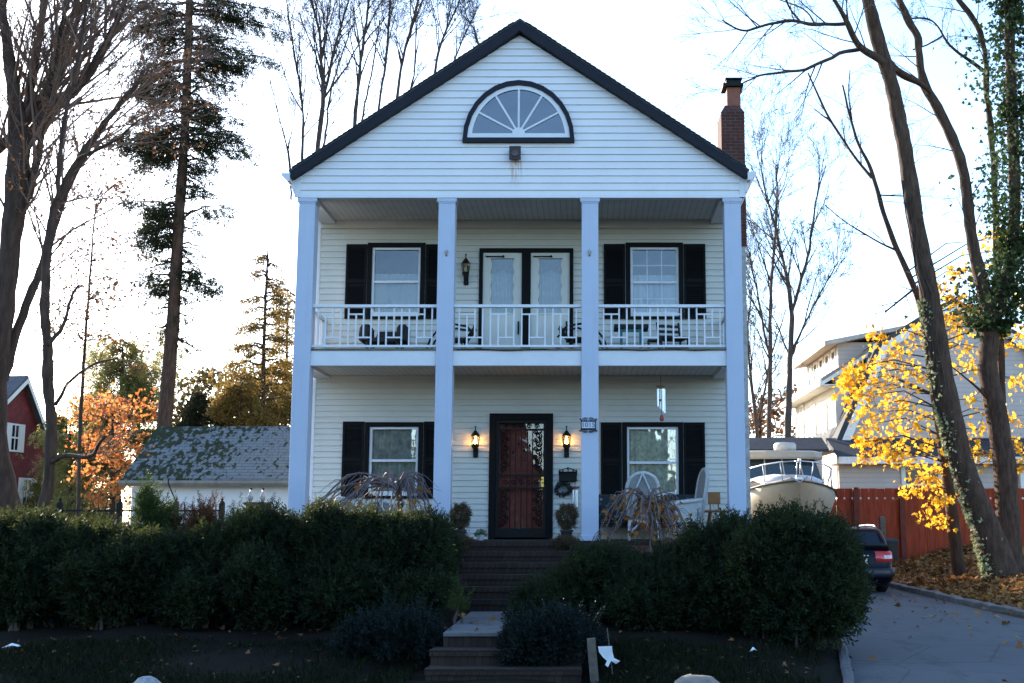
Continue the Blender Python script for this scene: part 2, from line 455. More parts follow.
# ------------------------------------------------------------------ the ground
def front_z(y): return float(np.interp(y, [-22, -9, -6.7, -4.2, -2, 0, 6, 40, 400], [-.25, -.22, -.15, .20, .34, .50, .60, .75, .75]))
def drive_z(y): return float(np.interp(y, [-22, -9, -6, -3, 30], [-.25, -.20, -.10, 0, .05]))
def drive_l(y): return float(np.interp(y, [-22, -10, -7.85, -3.9, 1, 4, 20], [0.3, 2.15, 2.62, 3.35, 4.05, 4.1, 4.1]))
def drive_r(y): return float(np.interp(y, [-22, -9, -3, 2, 20], [10.5, 9.0, 7.6, 7.3, 7.25]))
def sstep(t): t = max(0., min(1., t)); return t*t*(3-2*t)
def gz(x, y):
    fz, dz, l, r = front_z(y), drive_z(y), drive_l(y), drive_r(y)
    if x > r:
        d = x - r
        b = dz + .06 + min(.62, .155*d) + .02*max(0, min(10, y-8))*min(1, d/3)
        b += .05*math.sin(x*1.7 + y*.9) * min(1, d) + .03*math.sin(x*3.1 - y*2.3)*min(1, d)
        return b if y < 30 else max(b, .8)
    t = sstep((x - (l - 1.0)) / .85)
    z = fz*(1-t) + (dz + .03)*t
    if x > l: z = dz - .04
    if -2.6 < x < .15 and -6.3 < y < -.1: z = min(z, .22 if y > -5.6 else z - .1)
    z += (.03*math.sin(x*2.1+y*1.3) + .02*math.sin(x*4.3-y*3.7)) * (1-t)
    return z
def axis_pts(lo, a, b, hi, st):
    far1 = [lo + (a-lo)*(1-(1-t)**2) for t in np.linspace(0, 1, 14)[:-1]]
    far2 = [b + (hi-b)*t**2 for t in np.linspace(0, 1, 14)[1:]]
    return far1 + list(np.arange(a, b+1e-6, st)) + far2
gx, gy = axis_pts(-400, -13, 15, 400, .2), axis_pts(-80, -9, 18, 600, .2)
m = MB()
m.v = [(x, y, gz(x, y)) for y in gy for x in gx]
nx = len(gx)
m.f = [(j*nx+i, j*nx+i+1, (j+1)*nx+i+1, (j+1)*nx+i) for j in range(len(gy)-1) for i in range(nx-1)]
def groundmat():
    t = NT('garden_earth_and_lawn')
    p = t.pos(); x, y, z = t.xyz(p)
    n = t.noise(1.1, 6, .65, p); n2 = t.noise(11, 6, .75, p)
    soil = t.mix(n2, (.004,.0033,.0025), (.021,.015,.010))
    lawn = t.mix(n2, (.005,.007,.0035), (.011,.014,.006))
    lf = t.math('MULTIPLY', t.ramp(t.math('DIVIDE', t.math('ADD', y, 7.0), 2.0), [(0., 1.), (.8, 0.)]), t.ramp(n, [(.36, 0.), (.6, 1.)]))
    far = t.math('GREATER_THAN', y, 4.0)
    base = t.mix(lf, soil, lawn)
    litter = t.mix(n2, (.05,.035,.02), (.11,.075,.035))
    base = t.mix(t.math('MAXIMUM', t.math('GREATER_THAN', x, 7.0), far), base, litter)
    t.set(base, .95, 0, .1); t.bump(n2, .7, .04); return t.m
props(m.build('ground', groundmat(), smooth=True), kind='structure')

ys = list(np.arange(-19, 17.01, .4))
m = MB(); K = 10
for y in ys:
    l, r = drive_l(y), drive_r(y)
    for k in range(K+1):
        t = k/K
        m.v.append((l + (r-l)*t, y, drive_z(y) + .03*math.sin(math.pi*t)))
m.f = [(j*(K+1)+i, j*(K+1)+i+1, (j+1)*(K+1)+i+1, (j+1)*(K+1)+i) for j in range(len(ys)-1) for i in range(K)]
def drivemat():
    t = NT('driveway_asphalt')
    p = t.pos()
    n = t.noise(.9, 5, .6, p); g = t.noise(42, 4, .75, p); c = t.noise(2.5, 6, .7, t.mapping(p, (1, .35, 1)))
    base = t.mix(n, (.078,.076,.076), (.128,.124,.122))
    base = t.mix(t.ramp(c, [(.36, .55), (.46, 0.)]), base, (.042,.043,.047))
    v = t.new('ShaderNodeTexVoronoi', feature='DISTANCE_TO_EDGE'); v.inputs['Scale'].default_value = .55
    wp = t.mix(.12, p, t.n[-1].outputs[0]) if False else p
    t.link(wp, v.inputs['Vector'])
    crack = t.math('LESS_THAN', t.math('ADD', v.outputs[0], t.math('MULTIPLY', t.noise(5, 4, .7, p), .03)), .022)
    base = t.mix(t.math('MULTIPLY', crack, .6), base, (.04,.04,.042))
    t.set(t.mix(t.math('MULTIPLY', g, .5), base, (.055,.056,.06)), .88, 0, .3); t.bump(g, .5, .01); return t.m
props(m.build('driveway', drivemat(), smooth=True), kind='structure')
def kerb(side, f, y0, y1, w, h, wob=0.0):
    m = MB(); rows = []
    rng = random.Random(5)
    for y in np.arange(y0, y1, .4):
        x = f(y); j = rng.uniform(-1, 1)*wob
        a, b = (x - w, x + .01) if side < 0 else (x - .01, x + w)
        z = drive_z(y)
        rows.append([(a+j, y, z-.2), (a+j, y, z+h+j), (a+j+.03, y, z+h+.02+j), (b+j-.03, y, z+h+.02+j), (b+j, y, z+h+j), (b+j, y, z-.2)])
    m.rings(rows)
    return props(m.build('kerb', M['kerb' if side < 0 else 'kerbright'], fix=True), kind='structure')
kerb(-1, drive_l, -14, 8, .11, .06, .008)
kerb(1, drive_r, -6, 15, .17, .10, .014)

# ------------------------------------------------------------------ the house
ZP = Z_(541, -.15)                       # porch floor
YB = 1.74                                # back wall of both porches
H = thing('house', 'white two storey house with tall square porch columns, balcony and front gable', 'house', (X_(518, 540), 0, ZP))
xl_s, xr_s = X_(295, 190), X_(745, 190)  # gable siding edges
z_ent = Z_(197.4)                        # bottom of the gable wall
apex = at(519.5, 33, -.1)
eL, eR = at(293, 178, -.1), at(746, 177.5, -.1)

def lap(mb, Y, z0, z1, step, xl, xr, holes=(), proud=.024):
    n = max(1, round((z1-z0)/step)); st = (z1-z0)/n
    for k in range(n):
        zb, zt = z0+k*st, z0+(k+1)*st
        a0, a1, b0, b1 = xl(zb), xr(zb), xl(zt), xr(zt)
        if a1 - a0 < .02: continue
        if b1 < b0: b0 = b1 = (b0+b1)/2
        cuts = sorted({zb, zt} | {h for q in holes for h in q[2:] if zb+.002 < h < zt-.002})
        for c0, c1 in zip(cuts[:-1], cuts[1:]):
            segs = [(a0, a1)]
            for hx0, hx1, hz0, hz1 in holes:
                if c0 < hz1-.001 and c1 > hz0+.001:
                    ns = []
                    for s0, s1 in segs:
                        if hx1 <= s0 or hx0 >= s1: ns.append((s0, s1)); continue
                        if hx0 > s0: ns.append((s0, hx0))
                        if hx1 < s1: ns.append((hx1, s1))
                    segs = ns
            f0, f1 = (c0-zb)/(zt-zb), (c1-zb)/(zt-zb); y0 = Y-proud+(proud-.002)*f0; y1 = Y-proud+(proud-.002)*f1
            for s0, s1 in segs:
                l0, l1 = (s0+(b0-a0)*f0, s0+(b0-a0)*f1) if s0 == a0 else (s0, s0)
                r0, r1 = (s1+(b1-a1)*f0, s1+(b1-a1)*f1) if s1 == a1 else (s1, s1)
                mb.add([(l0,y0,c0),(r0,y0,c0),(r1,y1,c1),(l1,y1,c1),(l0,Y+.02,c0),(r0,Y+.02,c0)], [(0,1,2,3),(0,4,5,1)])

# gable wall
def gxl(z): return xl_s if z <= eL.z else xl_s + (z-eL.z)/(apex.z-eL.z)*(apex.x-xl_s)
def gxr(z): return xr_s if z <= eR.z else xr_s + (z-eR.z)/(apex.z-eR.z)*(apex.x-xr_s)
fx0, fx1 = X_(463, 135), X_(574.5, 135); fzb, fzt = Z_(140.6), Z_(81.6); fxc = (fx0+fx1)/2
m = MB()
lap(m, 0, z_ent, apex.z, .128, gxl, gxr)
m.build('gable_wall', M['gable'], H)
m = MB()                                 # corner boards and bottom board of the gable
m.box(xl_s-.005, xl_s+.105, -.022, .02, z_ent, eL.z+.06); m.box(xr_s-.105, xr_s+.005, -.022, .02, z_ent, eR.z+.06)
m.box(xl_s+.105, xr_s-.105, -.020, .05, z_ent-.012, z_ent+.035)
m.build('corner_board', M['white'], H)
# fanlight
def arch(rx, rz, n=14, zb=fzb, flat=0.0):
    return [(fxc + rx*math.cos(math.pi*k/n), zb + flat + rz*math.sin(math.pi*k/n)) for k in range(n+1)]
rx, rz = (fx1-fx0)/2, fzt-fzb
fw = part_empty('fanlight_window', H, (fxc, 0, fzb))
def archband(mb, o, i, y0, y1):
    n = len(o)
    vs = [(p[0], y0, p[1]) for p in o] + [(p[0], y0, p[1]) for p in i] + [(p[0], y1, p[1]) for p in o] + [(p[0], y1, p[1]) for p in i]
    fs = []
    for k in range(n-1):
        fs += [(k, k+1, n+k+1, n+k), (2*n+k, 3*n+k, 3*n+k+1, 2*n+k+1), (k, 2*n+k, 2*n+k+1, k+1), (n+k, n+k+1, 3*n+k+1, 3*n+k)]
    fs += [(0, n, 3*n, 2*n), (n-1, 3*n-1, 4*n-1, 2*n-1)]
    mb.add(vs, fs)
m = MB(); archband(m, arch(rx, rz-.0, 14), arch(rx-.075, rz-.09, 14), -.085, .03)
m.box(fxc-rx, fxc+rx, -.088, .03, fzb-.05, fzb+.03); m.build('surround', M['navy'], fw, fix=True)
m = MB(); archband(m, arch(rx-.07, rz-.085, 28), arch(rx-.155, rz-.165, 28), -.062, .0)
m.box(fxc-rx+.08, fxc+rx-.08, -.065, .0, fzb+.032, fzb+.11)
m.build('frame', M['white'], fw, fix=True)
m = MB()
for k in range(1, 6):
    a = math.pi*k/6
    m.bar((fxc, -.045, fzb+.11), (fxc+(rx-.14)*math.cos(a), -.045, fzb+.09+(rz-.24)*math.sin(a)), .032, .03, up=(0,1,0))
hub = [(fxc + .11*math.cos(math.pi*k/10), fzb+.108+.11*math.sin(math.pi*k/10)) for k in range(11)]
m.prism(hub, 'y', -.061, .0); m.build('muntins', M['white'], fw)
m = MB(); ar = arch(rx-.1, rz-.1, 28)
m.add([(p[0], -.034, p[1]) for p in ar], [tuple(range(len(ar)))]); m.build('pane', M['darkglass'], fw)
m = MB(); m.prism(ar, 'y', -.028, -.002); m.build('attic_dark_sheet', M['room'], fw)  # dark sheet stands in for the unlit attic behind the pane
# roof
rid = at(520, 21, -.14); roL, roR = at(289.5, 172.5, -.14), at(748.5, 171.5, -.14)
YR0, YR1 = -.17, 11.8
def slab(mb, a, b, t, y0, y1):           # a = eave, b = ridge (x, z)
    d = Vector((b[0]-a[0], b[1]-a[1])); n = Vector((-d.y, d.x)).normalized()*t
    if n.y < 0: n = -n
    mb.prism([a, b, (b[0]+n.x*0, b[1]+t*1.2), (a[0]+n.x, a[1]+n.y)], 'y', y0, y1)
m = MB(); slab(m, (roL.x, roL.z), (rid.x, rid.z), .035, YR0, YR1); slab(m, (roR.x, roR.z), (rid.x, rid.z), .035, YR0, YR1)
# the ragged front edge of the shingle courses
rng = random.Random(2)
for e in (roL, roR):
    for k in range(44):
        t = (k+.5)/46; p = Vector((e.x+(rid.x-e.x)*t, 0, e.z+(rid.z-e.z)*t)); q = p + Vector((rid.x-e.x, 0, rid.z-e.z)).normalized()*.13
        m.bar((p.x, YR0+.02, p.z+.05), (q.x, YR0+.02, q.z+.035),   .09, .010+rng.random()*.008, up=(0,0,1))
roof = m.build('roof', M['shingle'], H, fix=True)
m = MB()
for e, s in ((roL, -1), (roR, 1)):
    d = Vector((rid.x-e.x, rid.z-e.z)); vt = .165
    m.add([(e.x,YR0,e.z-.085),(e.x,YR0,e.z-.004),(rid.x,YR0,rid.z-.004),(rid.x,YR0,rid.z-vt-.02),(e.x+.06*-s,YR0,e.z-.105),
           (e.x,.0,e.z-.085),(e.x,.0,e.z-.004),(rid.x,.0,rid.z-.004),(rid.x,.0,rid.z-vt-.02),(e.x+.06*-s,.0,e.z-.105)],
          [(0,1,2,3,4),(5,9,8,7,6),(0,4,9,5),(4,3,8,9),(0,5,6,1)])
m.build('rake_board', M['navy'], H, fix=True)
for e, s in ((roL, -1), (roR, 1)):
    m = MB()
    pr = [(e.x-.02*s, e.z-.02), (e.x+.13*s, e.z-.02), (e.x+.12*s, e.z-.07), (e.x+.03*s, e.z-.16), (e.x-.02*s, e.z-.16)]
    m.prism(pr, 'y', YR0-.02, YR1); m.build('gutter', M['white'], H, fix=True)
    m = MB()                              # boxed eave return
    xo = xl_s if s < 0 else xr_s
    m.add([(xo,-.03,e.z-.02),(xo+.10*s,-.03,e.z-.085),(xo+.02*s,-.03,e.z-.33),(xo,-.03,e.z-.33),
           (xo,.5,e.z-.02),(xo+.10*s,.5,e.z-.085),(xo+.02*s,.5,e.z-.33),(xo,.5,e.z-.33)],
          [(0,1,2,3),(4,7,6,5),(0,4,5,1),(1,5,6,2),(2,6,7,3)])
    m.build('eave_return', M['white'], H, fix=True)
# porch base, floors, ceilings
xL, xR = X_(290, 350), X_(743, 350)
wl_, wr_ = X_(320, 250, YB), X_(729, 250, YB)
m = MB(); m.box(xL-.1, xR+.1, -.15, YB+.2, 0, ZP-.06); m.build('porch_base', M['brick'], H)
m = MB(); m.box(xL-.12, xR+.12, -.17, YB+.2, ZP-.06, ZP); m.build('porch_floor', M['stepbrick'], H)
zb0, zb1 = Z_(365.5, .05), Z_(350.5, .05)
zc1, zc2 = zb0+.03, z_ent+.03
m = MB(); m.box(xL+.06, xR-.06, .05, .17, zb0, zb1); m.build('balcony_beam', M['white'], H)
m = MB(); m.box(xL+.1, xR-.1, .03, YB, zb1, zb1+.035); m.build('balcony_floor', M['graywood'], H)
m = MB(); m.box(xL+.2, xR-.2, .17, YB, zc1, zc1+.03); m.build('porch_ceiling', M['soffit'], H)
m = MB(); m.box(xl_s+.02, xr_s-.02, .02, YB, zc2, zc2+.03); m.build('porch_ceiling', M['soffit'], H)
for x0, x1 in ((xL+.06, xL+.34), (xR-.34, xR-.06)):
    m = MB(); m.box(x0, x1, .171, YB, zb0-.03, zb1-.01); m.build('side_beam', M['white'], H)
    m = MB(); m.box(x0, x1, .161, YB, z_ent-.04, zc2+.1); m.build('side_beam', M['white'], H)
m = MB(); m.box(xL+.06, xR-.06, .03, .16, z_ent+.005, zc2+.1); m.build('porch_header', M['white'], H)
for px in (445, 589):
    x = X_(px, 230, .9); m = MB(); m.box(x-.08, x+.08, .165, YB-.07, zc2-.07, zc2-.004); m.build('ceiling_batten', M['soffit'], H)
# columns
cols = [X_(p, 350) for p in (301.8, 444.3, 590, 735)]
for i, cx in enumerate(cols):
    w = .285/2
    c = part_empty('column', H, (cx, 0, ZP))
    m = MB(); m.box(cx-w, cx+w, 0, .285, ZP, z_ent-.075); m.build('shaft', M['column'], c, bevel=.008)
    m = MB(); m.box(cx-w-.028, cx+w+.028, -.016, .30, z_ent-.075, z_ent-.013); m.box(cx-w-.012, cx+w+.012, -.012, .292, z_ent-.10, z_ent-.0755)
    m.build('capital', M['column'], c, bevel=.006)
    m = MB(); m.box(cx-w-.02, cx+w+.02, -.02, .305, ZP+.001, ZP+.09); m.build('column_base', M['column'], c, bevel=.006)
    if i in (1, 2):
        p = at(446.5 if i == 1 else 589.5, 253, 0)
        m = MB(); m.tube([p+Vector((0,.01,.05)), p+Vector((0,-.015,.02)), p+Vector((0,-.02,-.02)), p+Vector((0,.01,-.05))], .018, 6)
        m.tube([p+Vector((-.03,-.01,.02)), p+Vector((.03,-.01,.02))], .012, 5)
        m.build('hook', plain('old_brass_hook', (.30,.28,.22), .6), c, smooth=True)
# porch walls
lw = [('ll', 342.4, 446, 369.3, 418.2, 421.7, 498.5, 427, 493.5, 460.6), ('lr', 600.8, 705, 627, 678.4, 422.5, 499, 427, 494.5, 462.7)]
uw = [('ul', 346, 446.5, 372, 420.5, 244.8, 319, 247.8, 314.5, 282), ('ur', 603.8, 705.5, 630.4, 678.6, 244.5, 319, 247.6, 314.5, 282.6)]
def wrect(w):
    ym = (w[7]+w[8])/2
    return X_(w[3], ym, YB), X_(w[4], ym, YB), Z_(w[8], YB), Z_(w[7], YB)
dx0, dx1, dz1 = X_(489, 480, YB), X_(553, 480, YB), Z_(413.6, YB)
bx0, bx1, bz1 = X_(479, 300, YB), X_(573.3, 300, YB), Z_(248.8, YB)
zf2 = zb1+.035
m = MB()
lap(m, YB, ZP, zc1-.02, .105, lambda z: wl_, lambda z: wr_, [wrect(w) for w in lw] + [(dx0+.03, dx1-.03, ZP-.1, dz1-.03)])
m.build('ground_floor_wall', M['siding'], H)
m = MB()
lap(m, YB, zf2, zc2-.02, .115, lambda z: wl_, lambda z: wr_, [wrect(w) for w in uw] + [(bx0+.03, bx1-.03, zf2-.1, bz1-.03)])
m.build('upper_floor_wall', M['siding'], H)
for z0, z1 in ((ZP, zc1), (zf2, zc2)):
  for _ in (0,):
    m = MB()
    m.box(wl_-.09, wl_+.012, YB-.03, YB+.06, z0, z1-.004); m.build('corner_board', M['white'], H)
    m = MB(); m.box(wr_-.012, wr_+.09, YB-.03, YB+.06, z0, z1-.004); m.build('corner_board', M['white'], H)
m = MB(); m.box(wl_+.02, wr_-.02, YB-.05, YB-.018, zc1-.09, zc1-.003); m.box(wl_+.02, wr_-.02, YB-.06, YB-.018, zc2-.15, zc2-.003)
m.build('wall_crown_trim', M['siding'], H)
# side and back walls, attic closed by the roof
m = MB(); m.box(wl_-.08, wl_-.02, YB+.07, 11.6, .3, roL.z-.12); m.build('side_wall', M['siding'], H)
m = MB(); m.box(wr_+.02, wr_+.08, YB+.07, 11.6, .3, roR.z-.12); m.build('side_wall', M['siding'], H)
m = MB()
m.prism([(wl_-.02, .3), (wr_+.02, .3), (wr_+.02, roR.z-.02), (rid.x, rid.z-.03), (wl_-.02, roL.z-.02)], 'y', 11.58, 11.62); m.build('back_wall', M['siding'], H)
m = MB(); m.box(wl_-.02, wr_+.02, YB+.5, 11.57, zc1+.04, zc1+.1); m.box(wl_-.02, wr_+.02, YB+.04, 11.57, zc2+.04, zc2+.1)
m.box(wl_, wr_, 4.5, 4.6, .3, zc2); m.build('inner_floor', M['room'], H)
# side eaves: soffit between wall and gutter
m = MB()
m.box(roL.x, wl_-.08, .3, 11.6, roL.z-.17, roL.z-.14); m.box(wr_+.08, roR.x, .3, 11.6, roR.z-.17, roR.z-.14); m.build('eave_soffit', M['white'], H)
# chimney
cx0, cx1 = X_(721.5, 140, 3.0), X_(744.8, 140, 3.0)
chs = part_empty('chimney', H, (cx0, 3, .5))
zsh = Z_(112, 3)
m = MB(); m.box(cx0, cx1, 3.0, 3.75, Z_(246, 3), zsh)
d = .055
m.rings([[(cx0,3.0,zsh),(cx1,3.0,zsh),(cx1,3.75,zsh),(cx0,3.75,zsh)], [(cx0+.09,3.09,zsh+.17),(cx1-.09,3.09,zsh+.17),(cx1-.09,3.66,zsh+.17),(cx0+.09,3.66,zsh+.17)]])
m.build('stack', M['brick'], chs, fix=True)
m = MB(); m.box(cx0+.02, cx1-.02, 3.02, 3.73, .3, Z_(246, 3)-.002); m.build('rendered_base', plain('grey_render', (.36,.36,.35), .9, .3, 9, bump=.5), chs)
zf = zsh+.17
m = MB(); m.box(X_(727,95,3.2), X_(740.5,95,3.2), 3.2, 3.5, zf, Z_(87, 3.2)); m.build('flue', plain('terracotta_flue', (.24,.085,.05), .8, .2, 8), chs)
m = MB(); z = Z_(87, 3.2)
m.box(X_(722.5,83,3.2), X_(743,83,3.2), 3.12, 3.58, z, z+.06); m.box(X_(726,83,3.2), X_(741,83,3.2), 3.18, 3.52, z+.06, z+.15); m.box(X_(725,83,3.2), X_(742,83,3.2), 3.14, 3.56, z+.151, z+.18)
m.build('flue_cap', M['iron'], chs)

# windows with shutters, each window a part and its pieces sub-parts
def house_window(w, curtain, muntin=False):
    _, s0, s3, a0, a1, st, sb, pt, pb, pm = w
    ym = (pt+pb)/2
    x0, x1, z0, z1 = X_(a0, ym, YB), X_(a1, ym, YB), Z_(pb, YB), Z_(pt, YB)
    zm = Z_(pm, YB)
    W_ = part_empty('window', H, ((x0+x1)/2, YB, z0))
    c = .085; y0, y1 = YB-.055, YB+.03
    m = MB(); m.box(x0-c, x0, y0, y1, z0-.09, z1+.085); m.box(x1, x1+c, y0, y1, z0-.09, z1+.085)
    m.box(x0, x1, y0, y1, z1+.001, z1+.085); m.box(x0, x1, y0, y1, z0-.09, z0-.04); m.build('casing', M['black'], W_)
    f = .042; y0, y1 = YB-.02, YB+.05
    m = MB()
    m.box(x0, x0+f, y0, y1, z0-.04, z1); m.box(x1-f, x1, y0, y1, z0-.04, z1); m.box(x0+f, x1-f, y0, y1, z1-f, z1)
    m.box(x0+f, x1-f, y0-.012, y1, z0-.04, z0+f); m.box(x0+f, x1-f, y0-.006, y1, zm-.022, zm+.022)
    m.build('sash_frame', M['white'], W_)
    for za, zb in ((z0+f, zm-.022), (zm+.022, z1-f)):
        m = MB(); yy = YB+.02 if za > zm else YB+.005
        m.add([(x0+f-.005, yy, za-.005), (x1-f+.005, yy, za-.005), (x1-f+.005, yy, zb+.005), (x0+f-.005, yy, zb+.005)], [(0,1,2,3)])
        m.build('pane', M['glass_upper' if w in uw else 'glass'], W_)
    if muntin:
        m = MB(); t = .008
        for k in (1, 2):
            xx = x0+f+(x1-x0-2*f)*k/3; m.box(xx-t, xx+t, YB+.03, YB+.04, z0+f, z1-f)
        for zz in (z0+(zm-z0)*.5, zm+(z1-zm)*.5): m.box(x0+f, x1-f, YB+.041, YB+.048, zz-t, zz+t)
        m.build('muntins', M['white'], W_)
    if curtain:
        mat_, split, zlo, zhi = curtain
        m = MB(); n = 60
        for a, b in (((x0, x1),) if not split else ((x0, x0+(x1-x0)*.49), (x0+(x1-x0)*.53, x1))):
            top = [(a+(b-a)*k/n, YB+.085+.016*math.sin(k*.95)+.012*math.sin(k*.37), z0+(z1-z0)*zhi) for k in range(n+1)]
            bot = [(a+(b-a)*k/n, YB+.085+.018*math.sin(k*.9+.4)+.015*math.sin(k*.31), z0+(z1-z0)*zlo) for k in range(n+1)]
            m.ribbon(bot, top)
        m.build('curtain', mat_, W_, smooth=True)
    z0s, z1s = Z_(sb, YB), Z_(st, YB)
    for a, b in ((X_(s0, ym, YB), x0-c-.012), (x1+c+.012, X_(s3, ym, YB))):
        s = part_empty('shutter', H, ((a+b)/2, YB-.04, z0s))
        m = MB(); e = .045; y0, y1 = YB-.055, YB-.018
        m.box(a, a+e, y0, y1, z0s, z1s); m.box(b-e, b, y0, y1, z0s, z1s)
        for zz in (z0s, (z0s+z1s)/2-.03, z1s-.07): m.box(a+e, b-e, y0+.001, y1, zz, zz+.07)
        m.build('shutter_frame', M['black'], s)
        m = MB(); zz = z0s+.09
        while zz < z1s-.1:
            if abs(zz-(z0s+z1s)/2) > .06:
                m.add([(a+e,y0+.026,zz),(b-e,y0+.026,zz),(b-e,y0+.008,zz-.03),(a+e,y0+.008,zz-.03)], [(0,1,2,3)])
            zz += .04
        m.box(a+e, b-e, y1-.006, y1-.001, z0s+.02, z1s-.02)
        m.build('louvres', M['black'], s)
house_window(lw[0], (plain('gauzy_curtain', (.44,.46,.42), .9, .4, 7), False, 0, 1))
house_window(lw[1], (M['lace'], False, 0, 1))
house_window(uw[0], (plain('plain_blind', (.30,.32,.32), .9, .1, 4), False, 0, .62))
house_window(uw[1], (plain('pale_blind', (.36,.41,.44), .9, .06, 4), False, 0, .60), True)

# front door: frame, iron security grille, red door behind
D = part_empty('front_door', H, ((dx0+dx1)/2, YB, ZP))
m = MB(); w = .115; y0, y1 = YB-.06, YB+.06
m.box(dx0, dx0+w, y0, y1, ZP+.001, dz1); m.box(dx1-w, dx1, y0, y1, ZP+.001, dz1); m.box(dx0+w, dx1-w, y0, y1, dz1-w, dz1)
m.build('door_frame', M['black'], D)
ix0, ix1, iz0, iz1 = dx0+w+.004, dx1-w-.004, ZP+.03, dz1-w-.004
m = MB(); m.box(ix0, ix1, YB+.16, YB+.20, iz0, iz1)
for k in range(2):
    for q in range(3):
        px0 = ix0+.1+k*(ix1-ix0-.1)/2; pz0 = iz0+.15+q*.62
        m.box(px0, px0+(ix1-ix0)*.33, YB+.135, YB+.16, pz0, pz0+.46)
m.build('wooden_door', M['reddoor'], D)
m = MB(); m.add([(ix0,YB+.075,iz0),(ix1,YB+.075,iz0),(ix1,YB+.075,iz1),(ix0,YB+.075,iz1)], [(0,1,2,3)])
m.build('storm_glass', glass('storm_glass', .07, (.8,.8,.8)), D)
m = MB(); y = YB-.005; ww = ix1-ix0; e = .055
m.box(ix0, ix0+e, y-.02, y+.03, iz0, iz1); m.box(ix1-e, ix1, y-.02, y+.03, iz0, iz1)
m.box(ix0+e, ix1-e, y-.02, y+.03, iz1-e, iz1); m.box(ix0+e, ix1-e, y-.02, y+.03, iz0, iz0+.16)
za, zb_ = Z_(487, YB), Z_(476, YB)
m.box(ix0+e, ix1-e, y-.02, y+.02, za-.03, za); m.box(ix0+e, ix1-e, y-.02, y+.02, zb_, zb_+.03); 
m.box(ix0+e, ix1-e, y-.02, y+.02, iz1-.18, iz1-.155)
m.build('grille_frame', M['iron'], D)
m = MB(); tr = .009
for f in (.28, .385, .5, .615, .72):
    for a, b in ((iz0+.16, za-.03), (zb_+.03, iz1-.18)):
        m.tube([(ix0+ww*f, y, a), (ix0+ww*f, y, b)], .008, 5)
    m.tube([(ix0+ww*f, y, za), (ix0+ww*f, y, zb_)], .008, 5)
def scroll(cx, cz, r, turn, s, st=0.0):
    pts = []
    for k in range(26):
        t = k/25; a = st + s*turn*2*math.pi*t; rr = r*(1-.85*t)
        pts.append((cx+rr*math.cos(a), y, cz+rr*math.sin(a)))
    m.tube(pts, tr, 4)
for sx, fx in ((1, .16), (-1, .84)):
    for a, b, n in ((iz0+.18, za-.05, 4), (zb_+.05, iz1-.2, 5)):
        h = (b-a)/n
        for k in range(n):
            scroll(ix0+ww*fx, a+h*(k+.5), .066, 1.6, sx*(1 if k % 2 else -1), math.pi/2*(1 if k % 2 else -1))
            scroll(ix0+ww*(fx+sx*.06), a+h*(k+.98), .042, 1.4, -sx, math.pi)
            m.tube([(ix0+ww*fx-.06*sx, y, a+h*k), (ix0+ww*fx+.05*sx, y, a+h*(k+.5)), (ix0+ww*fx-.06*sx, y, a+h*(k+1))], tr, 4)
for f in (.2, .35, .5, .65, .8):
    scroll(ix0+ww*f, iz1-.105, .045, 1.3, 1, 0); scroll(ix0+ww*f, (za+zb_)/2, .05, 1.3, -1, 0)
for f in (.335, .445, .555, .665):
    m.lathe([(.004,-.03),(.022,0),(.004,.03)], (ix0+ww*f, y, (zb_+iz1)/2+.1*math.cos(f*30)), 6)
m.build('scroll_grille', M['iron'], D)
p = at(542.5, 482, YB-.04)
m = MB(); m.box(p.x-.022, p.x+.022, p.y-.01, p.y+.01, p.z-.09, p.z+.09); m.lathe([(.012,0),(.03,.012),(.03,.03),(.005,.042)], (p.x, p.y-.04, p.z-.02), 10)
m.tube([(p.x, p.y-.005, p.z+.05), (p.x, p.y-.05, p.z+.05), (p.x-.07, p.y-.055, p.z+.05)], .010, 6); m.build('handle', M['brass'], D)

